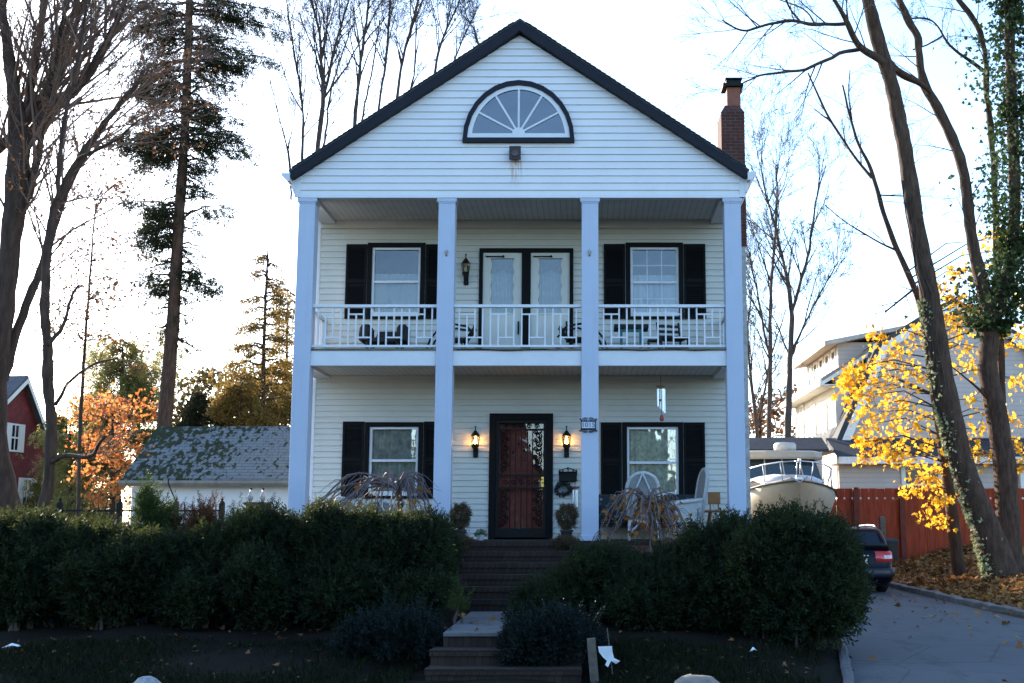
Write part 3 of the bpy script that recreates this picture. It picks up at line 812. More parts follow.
# balcony doors
B = part_empty('balcony_door', H, ((bx0+bx1)/2, YB, zf2))
m = MB(); w = .066; y0, y1 = YB-.06, YB+.06
pm0, pm1 = X_(521.7, 300, YB), X_(530.5, 300, YB)
m.box(bx0, bx0+w, y0, y1, zf2+.001, bz1); m.box(bx1-w, bx1, y0, y1, zf2+.001, bz1); m.box(bx0+w, bx1-w, y0, y1, bz1-.075, bz1); m.box(pm0, pm1, y0, y1, zf2+.001, bz1-.075)
m.build('door_frame', M['black'], B)
cream = plain('cream_door', (.60,.585,.52), .5, .06, 3)
for a, b in ((bx0+w, pm0), (pm1, bx1-w)):
    d = part_empty('storm_door', B, ((a+b)/2, YB, zf2))
    g0, g1 = a+(b-a)*.17, b-(b-a)*.17; gz0, gz1 = Z_(313, YB), Z_(258.5, YB); t0 = bz1-.079
    m = MB(); y0, y1 = YB-.015, YB+.035
    m.box(a+.003, g0, y0, y1, zf2+.01, t0); m.box(g1, b-.003, y0, y1, zf2+.01, t0); m.box(g0, g1, y0, y1, gz1, t0); m.box(g0, g1, y0, y1, zf2+.01, gz0)
    m.box(g0-.02, g1+.02, y0-.01, y0, gz0-.03, gz0-.003)
    ca, cb = g0+.02, g1-.02                                   # kick panel moulding
    m.box(ca, cb, y0-.008, y0-.0005, zf2+.1, gz0-.12)
    # scalloped inner edge of the glazed opening
    for side, gx_ in ((1, g0), (-1, g1)):
        n = 24
        pts = [(gx_-.003*side, gz0)] + [(gx_+side*(.018+.022*abs(math.sin(k/n*math.pi*4))), gz0+(gz1-gz0)*k/n) for k in range(n+1)] + [(gx_-.003*side, gz1)]
        m.prism(pts, 'y', y0+.004, y1-.004)
    m.build('door_leaf', cream, d, fix=True)
    m = MB(); m.add([(g0,YB+.02,gz0),(g1,YB+.02,gz0),(g1,YB+.02,gz1),(g0,YB+.02,gz1)], [(0,1,2,3)]); m.build('pane', glass('storm_door_glass', .045), d)
    # dark lace valance with scalloped hem, pale net curtain under it
    n = 24; hh = gz1-gz0
    m = MB(); top = [(g0+(g1-g0)*k/n, YB+.06, gz1-.02*abs(math.sin(k/n*math.pi*2))) for k in range(n+1)]
    bot = [(g0+(g1-g0)*k/n, YB+.06, gz1-hh*(.19+.08*abs(math.cos(k/n*math.pi)))) for k in range(n+1)]
    m.ribbon(bot, top); m.build('valance', M['lacegray'], d)
    m = MB(); n = 50
    m.ribbon([(g0+(g1-g0)*k/n, YB+.10+.014*math.sin(k*1.2), gz0) for k in range(n+1)], [(g0+(g1-g0)*k/n, YB+.10+.014*math.sin(k*1.2), gz1) for k in range(n+1)])
    m.build('net_curtain', plain('net_curtain', (.34,.37,.38), .9, .12, 9), d, smooth=True)
    m = MB(); m.box(a+.05, a+(b-a)*.52, y0-.035, y0-.012, t0-.085, t0-.065); m.box(a+(b-a)*.50, a+(b-a)*.55, y0-.035, y0-.001, t0-.09, t0-.055); m.build('door_closer', M['iron'], d)
    m = MB(); hx = b-.055; hz = zf2+.62; m.box(hx-.014, hx+.014, y0-.03, y0-.0005, hz-.12, hz+.12); m.tube([(hx, y0-.03, hz+.08), (hx, y0-.07, hz+.06), (hx, y0-.07, hz-.06), (hx, y0-.03, hz-.08)], .009, 6); m.build('handle', M['iron'], d)

# balcony railings
zr1, zr0 = Z_(306.3, .12), Z_(346.3, .12)
def railing(xa, xb):
    r = part_empty('balcony_railing', H, ((xa+xb)/2, .12, zf2))
    y = .12
    m = MB(); m.box(xa, xb, y-.045, y+.045, zr1-.025, zr1+.025); m.box(xa, xb, y-.03, y+.03, zr0-.02, zr0+.02); m.build('rail', M['white'], r, bevel=.005)
    n = 16; sp = (xb-xa)/(n+.35); t = .0125
    xs = [xa+sp*(.67+k) for k in range(n)]
    zu = zr1-.20*(zr1-zr0); zl = zr0+.22*(zr1-zr0)
    m = MB()
    for k, x in enumerate(xs):
        q = k % 4
        a, b = zr0+.02, zr1-.025
        if q == 1: b = zu-t
        if q == 2: a = zl+t
        m.box(x-t, x+t, y-t, y+t, a, b)
    for u in range(4):
        A, Bx, Cx, Dx = xs[u*4:u*4+4]
        for p, q2, z in ((A, Cx, zu), (Bx, Dx, zl)):
            m.box(p+t, q2-t if q2 in (Cx,) else q2-t, y-t+.001, y+t-.001, z-t, z+t)
    m.build('balusters', M['white'], r)
for k in range(3): railing(cols[k]+.1425, cols[k+1]-.1425)
for cx in (cols[0], cols[3]):
    r = part_empty('balcony_railing', H, (cx, 1, zf2))
    m = MB(); m.box(cx-.04, cx+.04, .285, YB-.02, zr1-.025, zr1+.025); m.box(cx-.03, cx+.03, .285, YB-.02, zr0-.02, zr0+.02); m.build('rail', M['white'], r)
    m = MB()
    for k in range(11): y = .40+k*.125; m.box(cx-.0125, cx+.0125, y-.0125, y+.0125, zr0+.02, zr1-.025)
    m.build('balusters', M['white'], r)
# bird wire and wiring along the balcony edge
m = MB(); rng = random.Random(4)
m.tube([(cols[2]+.2+k*.13, .02+.01*rng.random(), zb1+.01+.012*math.sin(k*.9)) for k in range(15)], .006, 4); m.tube([(cols[1]+.2+k*.13, .02, zb1+.008+.012*math.sin(k*.7)) for k in range(13)], .006, 4)
m.build('cable', M['iron'], H)

# ------------------------------------------------------------------ brick steps and landing
def steps():
    zl = Z_(632, -5.55)
    T = thing('brick_steps', 'dark brick entrance steps with pale landing leading up to front door', 'steps', (-1.25, -3, 0))
    m = MB(); n = 6; y1 = -.16; tr_ = .36; rise = (ZP-zl)/n
    for k in range(n-1, -1, -1):
        y = y1-(n-k)*tr_ + .0
        m.box(-2.35, -.12, y, y1 if k == n-1 else y+tr_, -.3, zl+rise*(k+1)-(.012 if k == n-1 else 0))
        m.box(-2.37, -.10, y-.025, y+.12, zl+rise*(k+1)-.065-(.012 if k == n-1 else 0), zl+rise*(k+1)+.003-(.012 if k == n-1 else 0))
    m.build('upper_flight', M['stepbrick'], T)
    yb = y1-n*tr_
    m = MB(); m.box(-1.72, -.30, -5.6, yb-.001, zl-.05, zl); m.build('landing', M['concrete'], T, bevel=.01)
    m = MB()
    m.box(-1.72, -.32, -5.57, yb-.002, -.4, zl-.052)
    for k in range(4):
        zt = zl-.165*(k+1); y = -5.6-.36*k
        m.box(-1.82, -.10, y-.36, y-.001, zt-.5, zt); m.box(-1.83, -.09, y-.385, y-.26, zt-.065, zt+.004)
    m.build('lower_flight', M['stepbrick'], T)
    for x in (-2.43, -.04):
        m = MB(); m.rings([[(x-.055,-.17,-.2),(x+.055,-.17,-.2),(x+.055,-.17,ZP-.02),(x-.055,-.17,ZP-.02)], [(x-.055,yb,-.2),(x+.055,yb,-.2),(x+.055,yb,zl+.1),(x-.055,yb,zl+.1)]])
        m.build('side_wall', M['stepbrick'], T, fix=True)
    return zl
ZL = steps()

# ------------------------------------------------------------------ fixtures and small things of the house
def lantern(px, pytop, pybot, lit, label):
    p = at(px, (pytop+pybot)/2, YB-.13); zt, zb = Z_(pytop, YB-.13), Z_(pybot, YB-.13); h = zt-zb
    T = thing('wall_lantern', label, 'wall lamp', (p.x, YB-.02, p.z), 0, 'black carriage lanterns on the house wall')
    x, y = p.x, p.y
    m = MB()
    m.lathe([(.004,0),(.010,.02),(.006,.05),(.018,.07),(.012,.085)], (x,y,zt-.085), 8)
    m.lathe([(.088,0),(.075,.02),(.045,.07),(.018,.105)], (x,y,zt-.185), 6); m.build('lantern_roof', M['iron'], T)
    m = MB(); zg1, zg0 = zt-.19, zt-.36
    for k in range(6):
        a = k*math.pi/3
        m.tube([(x+.058*math.cos(a), y+.058*math.sin(a), zg0), (x+.078*math.cos(a), y+.078*math.sin(a), zg1)], .006, 4)
    m.lathe([(.062,0),(.064,.015),(.05,.018)], (x,y,zg0-.016), 6); m.build('cage', M['iron'], T)
    m = MB(); m.lathe([(.052,0),(.071,zg1-zg0)], (x,y,zg0), 6); m.build('glass', M['lantern_glass'], T)
    m = MB(); m.lathe([(.062,.0),(.05,-.0)][:1]+[(.058,.02)], (x,y,zg0-.03), 6)
    m.lathe([(.004,0),(.012,.06),(.010,.12),(.030,.15),(.045,.19),(.050,.24),(.06,.262)], (x,y,zb), 8)
    m.box(x-.045, x+.045, YB-.045, YB-.018, zg0-.2, zg0-.02); m.bar((x,YB-.02,zg0-.1),(x,y,zg0-.06), .025); m.build('bracket', M['iron'], T)
    m = MB(); m.lathe([(.010,0),(.026,.025),(.028,.06),(.012,.10),(.003,.115)], (x,y,zg0+.02), 10)
    m.build('bulb', M['bulb'] if lit else plain('frosted_bulb', (.5,.5,.46), .4), T, smooth=True)
    if lit:
        l = bpy.data.lights.new('lantern_light', 'POINT'); l.energy = .36; l.color = (1,.55,.2); l.shadow_soft_size = .03
        o = bpy.data.objects.new('lantern_light', l); COL.objects.link(o); o.location = (x, y-.0, zg0+.15)
lantern(475.3, 426, 458.5, True, 'lit black wall lantern immediately left of the front door')
lantern(566.5, 426, 458.5, True, 'lit black wall lantern between front door and house number column')
lantern(465.7, 254, 286.5, False, 'unlit black wall lantern on the balcony wall beside the double doors')

# floodlight under the fanlight
p = at(515.5, 155, 0); T = thing('floodlight', 'small square dark floodlight with rust stain beneath it under the fanlight', 'outdoor light', (p.x, 0, p.z))
a, b, c, d = X_(509.7,155), X_(521.3,155), Z_(162), Z_(148.3)
m = MB(); m.box(a+.03, b-.03, -.06, -.018, c+.04, d-.04); m.rings([[(a+.02,-.06,c+.02),(b-.02,-.06,c+.02),(b-.02,-.06,d-.02),(a+.02,-.06,d-.02)], [(a,-.13,c),(b,-.13,c),(b,-.13,d),(a,-.13,d)], [(a+.015,-.135,c+.015),(b-.015,-.135,c+.015),(b-.015,-.135,d-.015),(a+.015,-.135,d-.015)]])
m.build('housing', plain('dark_brown_metal', (.022,.012,.010), .5), T, fix=True)
m = MB(); m.lathe([(.07,0),(.06,.012),(.002,.016)], (0,0,0), 12); m.v = [((a+b)/2+v[0], -.137-v[2], (c+d)/2+v[1]) for v in m.v]
m.build('lens', plain('brown_lens', (.05,.03,.025), .25), T, fix=True)

# house number plaque
p = at(588.3, 425, -.02); pw = .16
T = thing('house_number_plaque', 'white house number plaque in black scroll frame on third column', 'house number', (p.x, -.02, p.z))
m = MB(); m.box(p.x-.125, p.x+.125, -.035, -.002, p.z-.062, p.z+.062); m.build('plate', plain('white_plate', (.58,.62,.68), .4), T)
m = MB()
for s in (-1, 1):
    m.box(p.x+s*.135-.008, p.x+s*.135+.008, -.042, -.002, p.z-.105, p.z+.105)
    m.tube([(p.x+s*.150, -.03, p.z+.10), (p.x+s*.165, -.03, p.z+.115), (p.x+s*.15, -.03, p.z+.128), (p.x+s*.135, -.03, p.z+.115)], .010, 5)
    m.tube([(p.x+s*.150, -.03, p.z-.10), (p.x+s*.165, -.03, p.z-.115), (p.x+s*.15, -.03, p.z-.128), (p.x+s*.135, -.03, p.z-.115)], .010, 5)
    m.box(p.x-.127, p.x+.127, -.042, -.003, p.z+s*.078-.007, p.z+s*.078+.007)
    for q in (-1, 1):
        m.tube([(p.x+q*.125*(1-t)+q*.01, -.03, p.z+s*(.085+.06*math.sin(math.pi*min(1,t*.75)))) for t in np.linspace(0,1,9)], .007, 5)
        m.tube([(p.x+q*(.055+.026*math.cos(t)), -.03, p.z+s*(.108+.020*math.sin(t))) for t in np.linspace(0,6.2,10)], .006, 5)
m.build('scroll_frame', M['iron'], T)
fc = bpy.data.curves.new('house_number', 'FONT'); fc.body = '1015'; fc.size = .13; fc.align_x = 'CENTER'; fc.align_y = 'CENTER'; fc.extrude = .003; fc.offset = .002
fc.materials.append(plain('grey_blue_numerals', (.17,.20,.27), .5))
fo = bpy.data.objects.new('house_number', fc); COL.objects.link(fo); bpy.context.view_layer.update()
me = bpy.data.meshes.new_from_object(fo.evaluated_get(bpy.context.evaluated_depsgraph_get())); bpy.data.objects.remove(fo)
fo = bpy.data.objects.new('house_number', me); COL.objects.link(fo); fo.parent = T; fo.location = (0, -.019, -.0); fo.rotation_euler = (R(90), 0, 0); T.scale = (.88, 1, .84)

# mailbox, wreath, tube chime by the door
p = at(568, 477, YB-.02); x, z = p.x, p.z
T = thing('wall_mailbox', 'black iron wall mailbox with scroll topped lid right of front door', 'mailbox', (x, YB, z))
a, b = X_(559,477,YB-.1), X_(576.8,477,YB-.1); z0, z1 = Z_(481.5,YB-.1), Z_(472.5,YB-.1)
m = MB(); m.prism([(YB-.018,z0),(YB-.11,z0),(YB-.11,z1-.03),(YB-.018,z1+.02)], 'x', a, b); m.build('box', M['iron'], T, fix=True, bevel=.006)
m = MB(); m.prism([(YB-.018,z1+.022),(YB-.12,z1-.030),(YB-.122,z1-.05),(YB-.112,z1-.05),(YB-.112,z1-.032)], 'x', a-.008, b+.008)
w = b-a
for f, h in ((.02,.035),(.22,.045),(.5,.085),(.78,.045),(.98,.035)):
    m.tube([(a+w*f, YB-.04, z1+.0), (a+w*f, YB-.04, z1+h)], .009, 5); m.lathe([(.003,-.02),(.016,0),(.003,.02)], (a+w*f, YB-.04, z1+h), 6)
m.tube([(a+w*t, YB-.04, z1+.03+.05*math.sin(math.pi*t)) for t in np.linspace(0,1,9)], .006, 5); m.build('lid', M['iron'], T, fix=True)
m = MB()
for f in (.1, .5, .9): m.tube([(a+w*f, YB-.09, z0), (a+w*f, YB-.10, z0-.05), (a+w*f, YB-.06, z0-.045)], .006, 5)
m.build('paper_hook', M['iron'], T)
p = at(563.5, 489, YB-.05)
T = thing('door_wreath', 'dark oval twig wreath hanging beneath the black mailbox', 'wreath', (p.x, YB-.02, p.z))
m = MB(); rng = random.Random(8)
for k in range(7):
    ph = rng.uniform(0, 6)
    m.tube([(p.x+(.125+.014*math.sin(t*5+ph))*math.cos(t), p.y+.014*math.cos(t*4+ph), p.z+(.10+.014*math.sin(t*5+ph))*math.sin(t)) for t in np.linspace(0, 6.283, 33)[:-1]], .011, 5, close=True)
m.build('twig_ring', plain('grey_twigs', (.045,.042,.042), .9, .4, 20), T)
cen = []; 
for k in range(260):
    t = rng.uniform(0, 6.283); cen.append((p.x+(.125+rng.uniform(-.035,.035))*math.cos(t), p.y-.01+rng.uniform(-.03,.015), p.z+(.10+rng.uniform(-.035,.035))*math.sin(t)))
v = scatter(DIAMOND, cen, np.random.RandomState(1).normal(size=(260,3)), .045, seed=2)
np_mesh('wreath_leaves', plain('dark_wreath_leaves', (.03,.033,.035), .8, .4, 20), *v, parent=T)
m = MB(); m.lathe([(.075,0),(.07,.004),(.003,.005)], (0,0,0), 20); m.v = [(p.x+q[0]*1.15, YB-.022-q[2], p.z+q[1]*.85) for q in m.v]
m.build('backing_disc', plain('grey_disc', (.18,.19,.19), .8, .3, 15), T, fix=True)
def chime(px, pyhook, pydisc, tubes, Y, tubez, label, sail=None, discm=None, hook=True):
    p = at(px, pydisc, Y)
    T = thing('wind_chime', label, 'wind chime', tuple(p))
    m = MB(); m.lathe([(.075,0),(.08,.01),(.075,.022)], tuple(p), 14); m.build('top_disc', discm or M['wood'], T)
    m = MB()
    for k, (tx, y1) in enumerate(tubes):
        q = at(tx, pydisc+2, Y); zb = Z_(y1, Y)
        m.tube([(q.x, Y+.045*math.sin(k*2.1), q.z), (q.x, Y+.045*math.sin(k*2.1), zb)], tubez, 8)
    m.build('chime_tubes', M['chrome'], T)
    m = MB(); zt = Z_(pyhook, Y)
    m.tube([(p.x,Y,p.z+.02),(p.x,Y,zt)], .004, 4)
    if sail:
        q = at(sail[0], sail[1], Y); m.tube([(p.x,Y,p.z),(q.x,Y,q.z+.05)], .003, 4)
        m.lathe([(.03,-.012),(.032,0),(.03,.012)], (p.x,Y,Z_(400,Y)), 10)
    m.build('cord', M['iron'], T)
    if sail:
        m = MB(); m.lathe([(.004,-.06),(.03,-.05),(.038,-.01),(.028,.035),(.006,.06)], tuple(q), 10); m.build('sail', plain('red_sail', (.30,.04,.035), .5), T)
ych = .45
chime(660.8, 376.5, 387, [(657.8,406.5),(660,408),(662.6,411.5),(664.2,413),(661.2,409)], ych, .019, 'wind chime with silver tubes and red drop hanging from porch ceiling', (661.8, 418), None)
chime(575, 484, 488, [(573.4,508),(575.7,508),(577.2,507)], YB-.10, .016, 'slim wind chime with pale tubes beside the oval wreath', None, plain('reddish_disc', (.20,.05,.05), .6))

# potted shrubs beside the steps
def potted(px, pybase, pytop, Y, r, label, seed, pr=.105, ph=.17):
    p = at(px, pybase, Y); rng = np.random.RandomState(seed)
    T = thing('potted_shrub', label, 'potted plant', tuple(p), 0, 'potted shrubs flanking the front steps')
    m = MB(); m.lathe([(pr*.7,0),(pr*.95,ph*.85),(pr*1.12,ph*.86),(pr*1.12,ph),(pr*.9,ph)], tuple(p), 14); m.build('pot', M['pot'], T)
    h = Z_(pytop, Y)-p.z-ph
    n = 1500; d = rng.normal(size=(n,3)); d /= np.linalg.norm(d,axis=1,keepdims=True)
    rad = rng.uniform(.45,1.,(n,1))**.6*(1+.12*np.sin(d[:,:1]*7+d[:,2:]*5))
    c = np.array([p.x, Y, p.z+ph+h*.47]) + d*rad*np.array([r, r, h*.53])
    v = scatter(YEW, c-d*.03, d+rng.normal(size=(n,3))*.4+np.array([0,0,.3]), rng.uniform(.04,.08,n), seed=seed)
    np_mesh('shrub', M['shrubbrown'], *v, parent=T)
    m = MB(); m.tube([(p.x,Y,p.z+ph*.8),(p.x+.01,Y,p.z+ph+h*.6)], .012, 5); m.build('stem', M['twig'], T)
potted(460, 540, 503, .15, .17, 'rounded bush in black pot left of the front door', 1)
potted(566.5, 540.5, 503.5, .15, .185, 'rounded bush in black pot right of the front door', 2)
potted(459.5, 562, 535, -.45, .22, 'second potted bush one step below, left side of the steps', 3)
potted(564.5, 561, 536, -.45, .21, 'second potted bush one step below, right side of the steps', 4)
p = at(480.5, 540.5, .5)
T = thing('flower_pot', 'small pale flower pot with a succulent on porch floor left of the door', 'flower pot', tuple(p))
m = MB(); m.lathe([(.05,0),(.075,.09),(.08,.1),(.065,.1)], tuple(p), 12); m.build('pot', plain('pale_pot', (.42,.43,.40), .7), T)
n = 60; rg = np.random.RandomState(4); d = rg.normal(size=(n,3)); d[:,2] = abs(d[:,2])
np_mesh('succulent', plain('pale_succulent', (.16,.20,.14), .7), *scatter(DIAMOND, np.array([p.x,p.y,p.z+.09])+d*.02, d, .08, seed=1), parent=T)

# wicker chairs
def wicker_chair(name, label, loc, rz, h=1.1, w=.62, grp=None):
    T = thing(name, label, 'chair', loc, rz, grp)
    s = .40; d = .50; b = w/2
    n = 18
    out = [(-b*.92, s-.05)] + [(b*1.0*-math.cos(math.pi*k/n), (h-.30)+.30*math.sin(math.pi*k/n)**.8) for k in range(n+1)] + [(b*.92, s-.05)]
    lean = lambda z: .20+.16*(z-s)
    m = MB(); k = len(out)
    m.add([(x, lean(z), z) for x, z in out]+[(x, lean(z)+.025, z) for x, z in out],
          [tuple(range(k)), tuple(range(k, 2*k))[::-1]]+[(i, k+i, k+(i+1)%k, (i+1)%k) for i in range(k)])
    m.build('back_panel', M['wickerfill'], T, local=True, fix=True)
    m = MB(); m.tube([(x, lean(z)+.012, z) for x, z in out], .032, 8)
    for sx in (-1, 1):
        m.tube([(0, lean(h)+.04, h-.01), (sx*b*.45, lean(h-.25)+.045, h-.28), (sx*b*.8, lean(s)+.045, s+.1)], .016, 6)
    m.build('back_rim', M['wicker'], T, local=True, smooth=True)
    m = MB()
    ring = lambda z, g: [(x*g, y*g+.0, z) for x, y in [(-b*.9,-d*.5),(-b*.55,-d*.58),(b*.55,-d*.58),(b*.9,-d*.5),(b*.9,d*.42),(-b*.9,d*.42)]]
    m.rings([ring(s-.10,.96), ring(s-.06,1), ring(s,1), ring(s+.03,.93)]); m.build('seat', M['wicker'], T, local=True, fix=True)
    for sx in (-1, 1):
        m = MB(); pts = [(sx*b*.98, .22, s+.28), (sx*b*1.12, .0, s+.25), (sx*b*1.12, -.22, s+.23), (sx*b*1.02, -.31, s+.16), (sx*b*.95, -.30, s-.02)]
        m.tube(pts, .034, 8)
        m.add([(sx*b*1.0,.22,s+.26),(sx*b*1.1,0,s+.23),(sx*b*1.08,-.22,s+.21),(sx*b*.93,-.28,s),(sx*b*.92,.2,s)], [(0,1,2,3,4)])
        m.build('armrest', M['wicker'], T, local=True, smooth=True)
    for sx in (-1, 1):
        for yy in (-.25, .19):
            m = MB(); m.tube([(sx*b*.86, yy, s-.06), (sx*b*.92, yy*1.12, 0)], [.026,.022], 7); m.build('leg', M['wicker'], T, local=True)
    m = MB()
    for sx in (-1, 1): m.tube([(sx*b*.88, -.26+.46*t, .10+.17*math.sin(math.pi*t)) for t in np.linspace(0,1,8)], .014, 5)
    for yy in (-.27, .2): m.tube([(b*.88*(2*t-1), yy, .10+.19*math.sin(math.pi*t)) for t in np.linspace(0,1,8)], .016, 5)
    m.build('apron', M['wicker'], T, local=True)
    return T
q = at(643.5, 535, .55); wicker_chair('wicker_chair', 'high back white wicker chair seen from behind, facing the right porch window', (q.x, .55, ZP), R(176), 1.12, .53, 'white wicker porch chairs')
q = at(686, 535, .62); wicker_chair('wicker_chair', 'high back white wicker chair seen from the side near the right end column', (q.x, .62, ZP), R(-80), 1.20, .56, 'white wicker porch chairs')
q = at(346, 535, .7); wicker_chair('wicker_chair', 'low grey wicker chair on left porch close to the left shutter', (q.x, .7, ZP), R(168), .70, .60, 'white wicker porch chairs')
q = at(380, 535, .62); wicker_chair('wicker_chair', 'low round backed grey wicker chair below the left porch window', (q.x, .62, ZP), R(184), .66, .64, 'white wicker porch chairs')
# floral settee
x0, x1 = X_(597.5, 520, 1.2), X_(698, 520, 1.2); zt = Z_(494, 1.4)
T = thing('porch_settee', 'long settee with dark floral cushions standing under the right porch window', 'settee', ((x0+x1)/2, 1.3, ZP))
def floral():
    t = NT('dark_floral_fabric'); v = t.new('ShaderNodeTexVoronoi'); v.inputs['Scale'].default_value = 16; t.link(t.coord(), v.inputs['Vector'])
    sp = t.xyz(v.outputs['Color'])
    c = t.ramp(sp[0], [(0,(.020,.030,.034)),(.5,(.035,.05,.045)),(.62,(.16,.08,.08)),(.75,(.05,.07,.045)),(.9,(.22,.20,.16))])
    c = t.mix(t.ramp(v.outputs['Distance'], [(.25,0.),(.5,1.)]), c, (.022,.032,.036))
    t.set(c, .9, 0, .1); return t.m
FL = floral()
for k in range(3):
    a = x0+(x1-x0)*k/3+.01; b = x0+(x1-x0)*(k+1)/3-.01
    m = MB(); m.prism([(1.36,ZP+.40),(1.50,zt-.02),(1.54,zt),(1.60,zt-.02),(1.52,ZP+.38)], 'x', a, b); m.build('back_cushion', FL, T, fix=True, bevel=.02)
    m = MB(); m.box(a, b, .92, 1.4, ZP+.30, ZP+.42); m.build('seat_cushion', FL, T, bevel=.03)
m = MB(); m.box(x0, x1, .90, 1.55, ZP+.22, ZP+.295)
for x in (x0+.03, x1-.03):
    m.tube([(x,.95,ZP),(x,.95,ZP+.52),(x,1.0,ZP+.56),(x,1.5,ZP+.58)], .022, 6); m.tube([(x,1.52,ZP),(x,1.58,zt-.05)], .022, 6)
m.build('frame', M['iron'], T)
# bar stool with a back
q = at(716.5, 535, 1.0); x = q.x
T = thing('bar_stool', 'tall wooden stool with tan backrest by right end of porch', 'stool', (x, 1.0, ZP))
zs = Z_(510.5, 1.0)
m = MB(); m.box(x-.21, x+.19, .82, 1.2, zs-.035, zs); m.build('seat', M['wood'], T, bevel=.01)
m = MB(); m.box(x-.12, x+.10, 1.19, 1.22, Z_(504,1.2), Z_(492,1.2)); m.build('backrest', plain('tan_backrest', (.28,.13,.045), .6), T, bevel=.01)
m = MB(); m.tube([(x-.08,1.2,zs),(x-.08,1.21,Z_(498,1.2))], .012, 6); m.tube([(x+.06,1.2,zs),(x+.06,1.21,Z_(498,1.2))], .012, 6); m.build('back_post', M['wood'], T)
for sx in (-1,1):
    for yy in (.86, 1.16):
        m = MB(); m.tube([(x+sx*.10, yy, zs-.03),(x+sx*.17, yy+(yy-1)*.2, ZP)], .02, 6); m.build('leg', M['wood'], T)
m = MB()
for sx in (-1,1): m.tube([(x+sx*.14,.85,ZP+.25),(x+sx*.14,1.17,ZP+.25)], .012, 5)
for yy in (.845,1.175): m.tube([(x-.14,yy,ZP+.2),(x+.14,yy,ZP+.2)], .012, 5)
m.build('stretcher', M['wood'], T)

# furniture on the balcony
DK = plain('dark_wicker', (.018,.016,.015), .7, .3, 30, bump=.5)
def low_chair(x, y, label, w=.80, rz=0, hb=.46):
    T = thing('balcony_chair', label, 'chair', (x, y, zf2), rz, 'dark chairs on the balcony')
    m = MB(); m.box(-w/2+.08, w/2-.08, -.3, .28, .17, .25); m.build('seat', DK, T, local=True, bevel=.015)
    m = MB(); m.add([(-w/2+.09,.26,.25),(w/2-.09,.26,.25),(w/2-.12,.40,hb),(-w/2+.12,.40,hb),(-w/2+.09,.30,.25),(w/2-.09,.30,.25),(w/2-.12,.44,hb),(-w/2+.12,.44,hb)], [(0,1,2,3),(7,6,5,4),(0,4,5,1),(1,5,6,2),(2,6,7,3),(3,7,4,0)]); m.build('backrest', DK, T, local=True, fix=True)
    for s in (-1, 1):
        m = MB(); m.rings([[(s*w/2-.075+q, y_, z_) for q, z_ in ((0,.2),(.15,.2),(.15,hz),(.12,hz+.045),(.03,hz+.045),(0,hz))] for y_, hz in ((-.34,.30),(-.28,.42),(-.1,.47),(.3,.46))]); m.build('armrest', DK, T, local=True, fix=True)
        for yy in (-.28, .28):
            m = MB(); m.box(s*(w/2-.06)-.025, s*(w/2-.06)+.025, yy-.025, yy+.025, 0, .195); m.build('leg', DK, T, local=True)
q = at(385, 340, .75); low_chair(q.x, .75, 'low dark armchair with rounded arms behind the left balcony railing', .64)
def curved_chair(x, y, label, rz):
    T = thing('balcony_chair', label, 'chair', (x, y, zf2), rz, 'dark chairs on the balcony')
    for s in (-1, 1):
        m = MB(); m.tube([(s*.24, -.42, .03), (s*.24,-.34,.26), (s*.24,-.18,.43), (s*.24,.05,.50), (s*.24,.28,.46), (s*.24,.42,.33)], .02, 6); m.build('armrest', DK, T, local=True, smooth=True)
        m = MB(); m.tube([(s*.22,-.42,.06),(s*.22,-.2,.012),(s*.22,.1,.005),(s*.22,.35,.03),(s*.22,.5,.10)], .018, 6); m.tube([(s*.22,-.25,.03),(s*.22,-.2,.25)], .014, 5); m.tube([(s*.22,.2,.02),(s*.22,.2,.25)], .014, 5); m.build('rocker', DK, T, local=True)
    m = MB(); m.box(-.22,.22,-.25,.27,.23,.265); m.build('seat', DK, T, local=True)
    m = MB()
    for k in range(7): m.tube([(-.21+.07*k,.25,.25),(-.21+.07*k,.34,.36),(-.21+.07*k,.40,.47)], .009, 5)
    m.tube([(-.23,.40,.47),(.23,.40,.47)], .014, 6); m.build('backrest', DK, T, local=True)
q = at(452, 340, .8); curved_chair(q.x, .8, 'dark curved rocking chair half hidden behind the second column', R(-90))
teal = plain('teal_paint', (.03,.16,.17), .6, .2, 6)
q = at(631, 340, .85); x = q.x; zt = Z_(326, .85)
T = thing('side_table', 'low dark topped table with teal legs behind right balcony railing', 'table', (x, .85, zf2))
m = MB(); m.box(x-.30, x+.30, .62, 1.06, zt-.075, zt); m.build('tabletop', DK, T, bevel=.01)
for sx in (-.17, .17):
    for yy in (.68, 1.0):
        m = MB(); m.box(x+sx-.018, x+sx+.018, yy-.018, yy+.018, zf2, zt-.077); m.build('leg', teal, T)
m = MB(); m.box(x-.16, x+.16, .665, .675, zt-.14, zt-.078); m.build('apron', teal, T)
q = at(673, 340, .9); x = q.x
T = thing('ladderback_chair', 'dark wooden slat back chair behind the right balcony railing', 'chair', (x, .9, zf2), R(14))
h = Z_(321, 1.0)-zf2
for sx in (-.2, .2):
    m = MB(); m.tube([(sx,.2,0),(sx,.2,.3),(sx*1.0,.30,h)], .02, 6); m.build('back_post', DK, T, local=True)
    m = MB(); m.tube([(sx,-.22,0),(sx,-.22,.3)], .02, 6); m.build('leg', DK, T, local=True)
m = MB(); m.box(-.22,.22,-.25,.2,.27,.31); m.build('seat', DK, T, local=True)
m = MB()
for z in (.36, .46, .56, .64):
    if z < h: m.box(-.19,.19,.20+.1*(z-.3)/(h-.3)-.01,.20+.1*(z-.3)/(h-.3)+.012, z-.03, z+.02)
m.build('back_slats', DK, T, local=True)
m = MB(); m.box(-.2,.2,-.225,-.2,.08,.11); m.box(-.2,.2,.19,.21,.08,.11); m.build('stretcher', DK, T, local=True)
q = at(655, 344, .55)
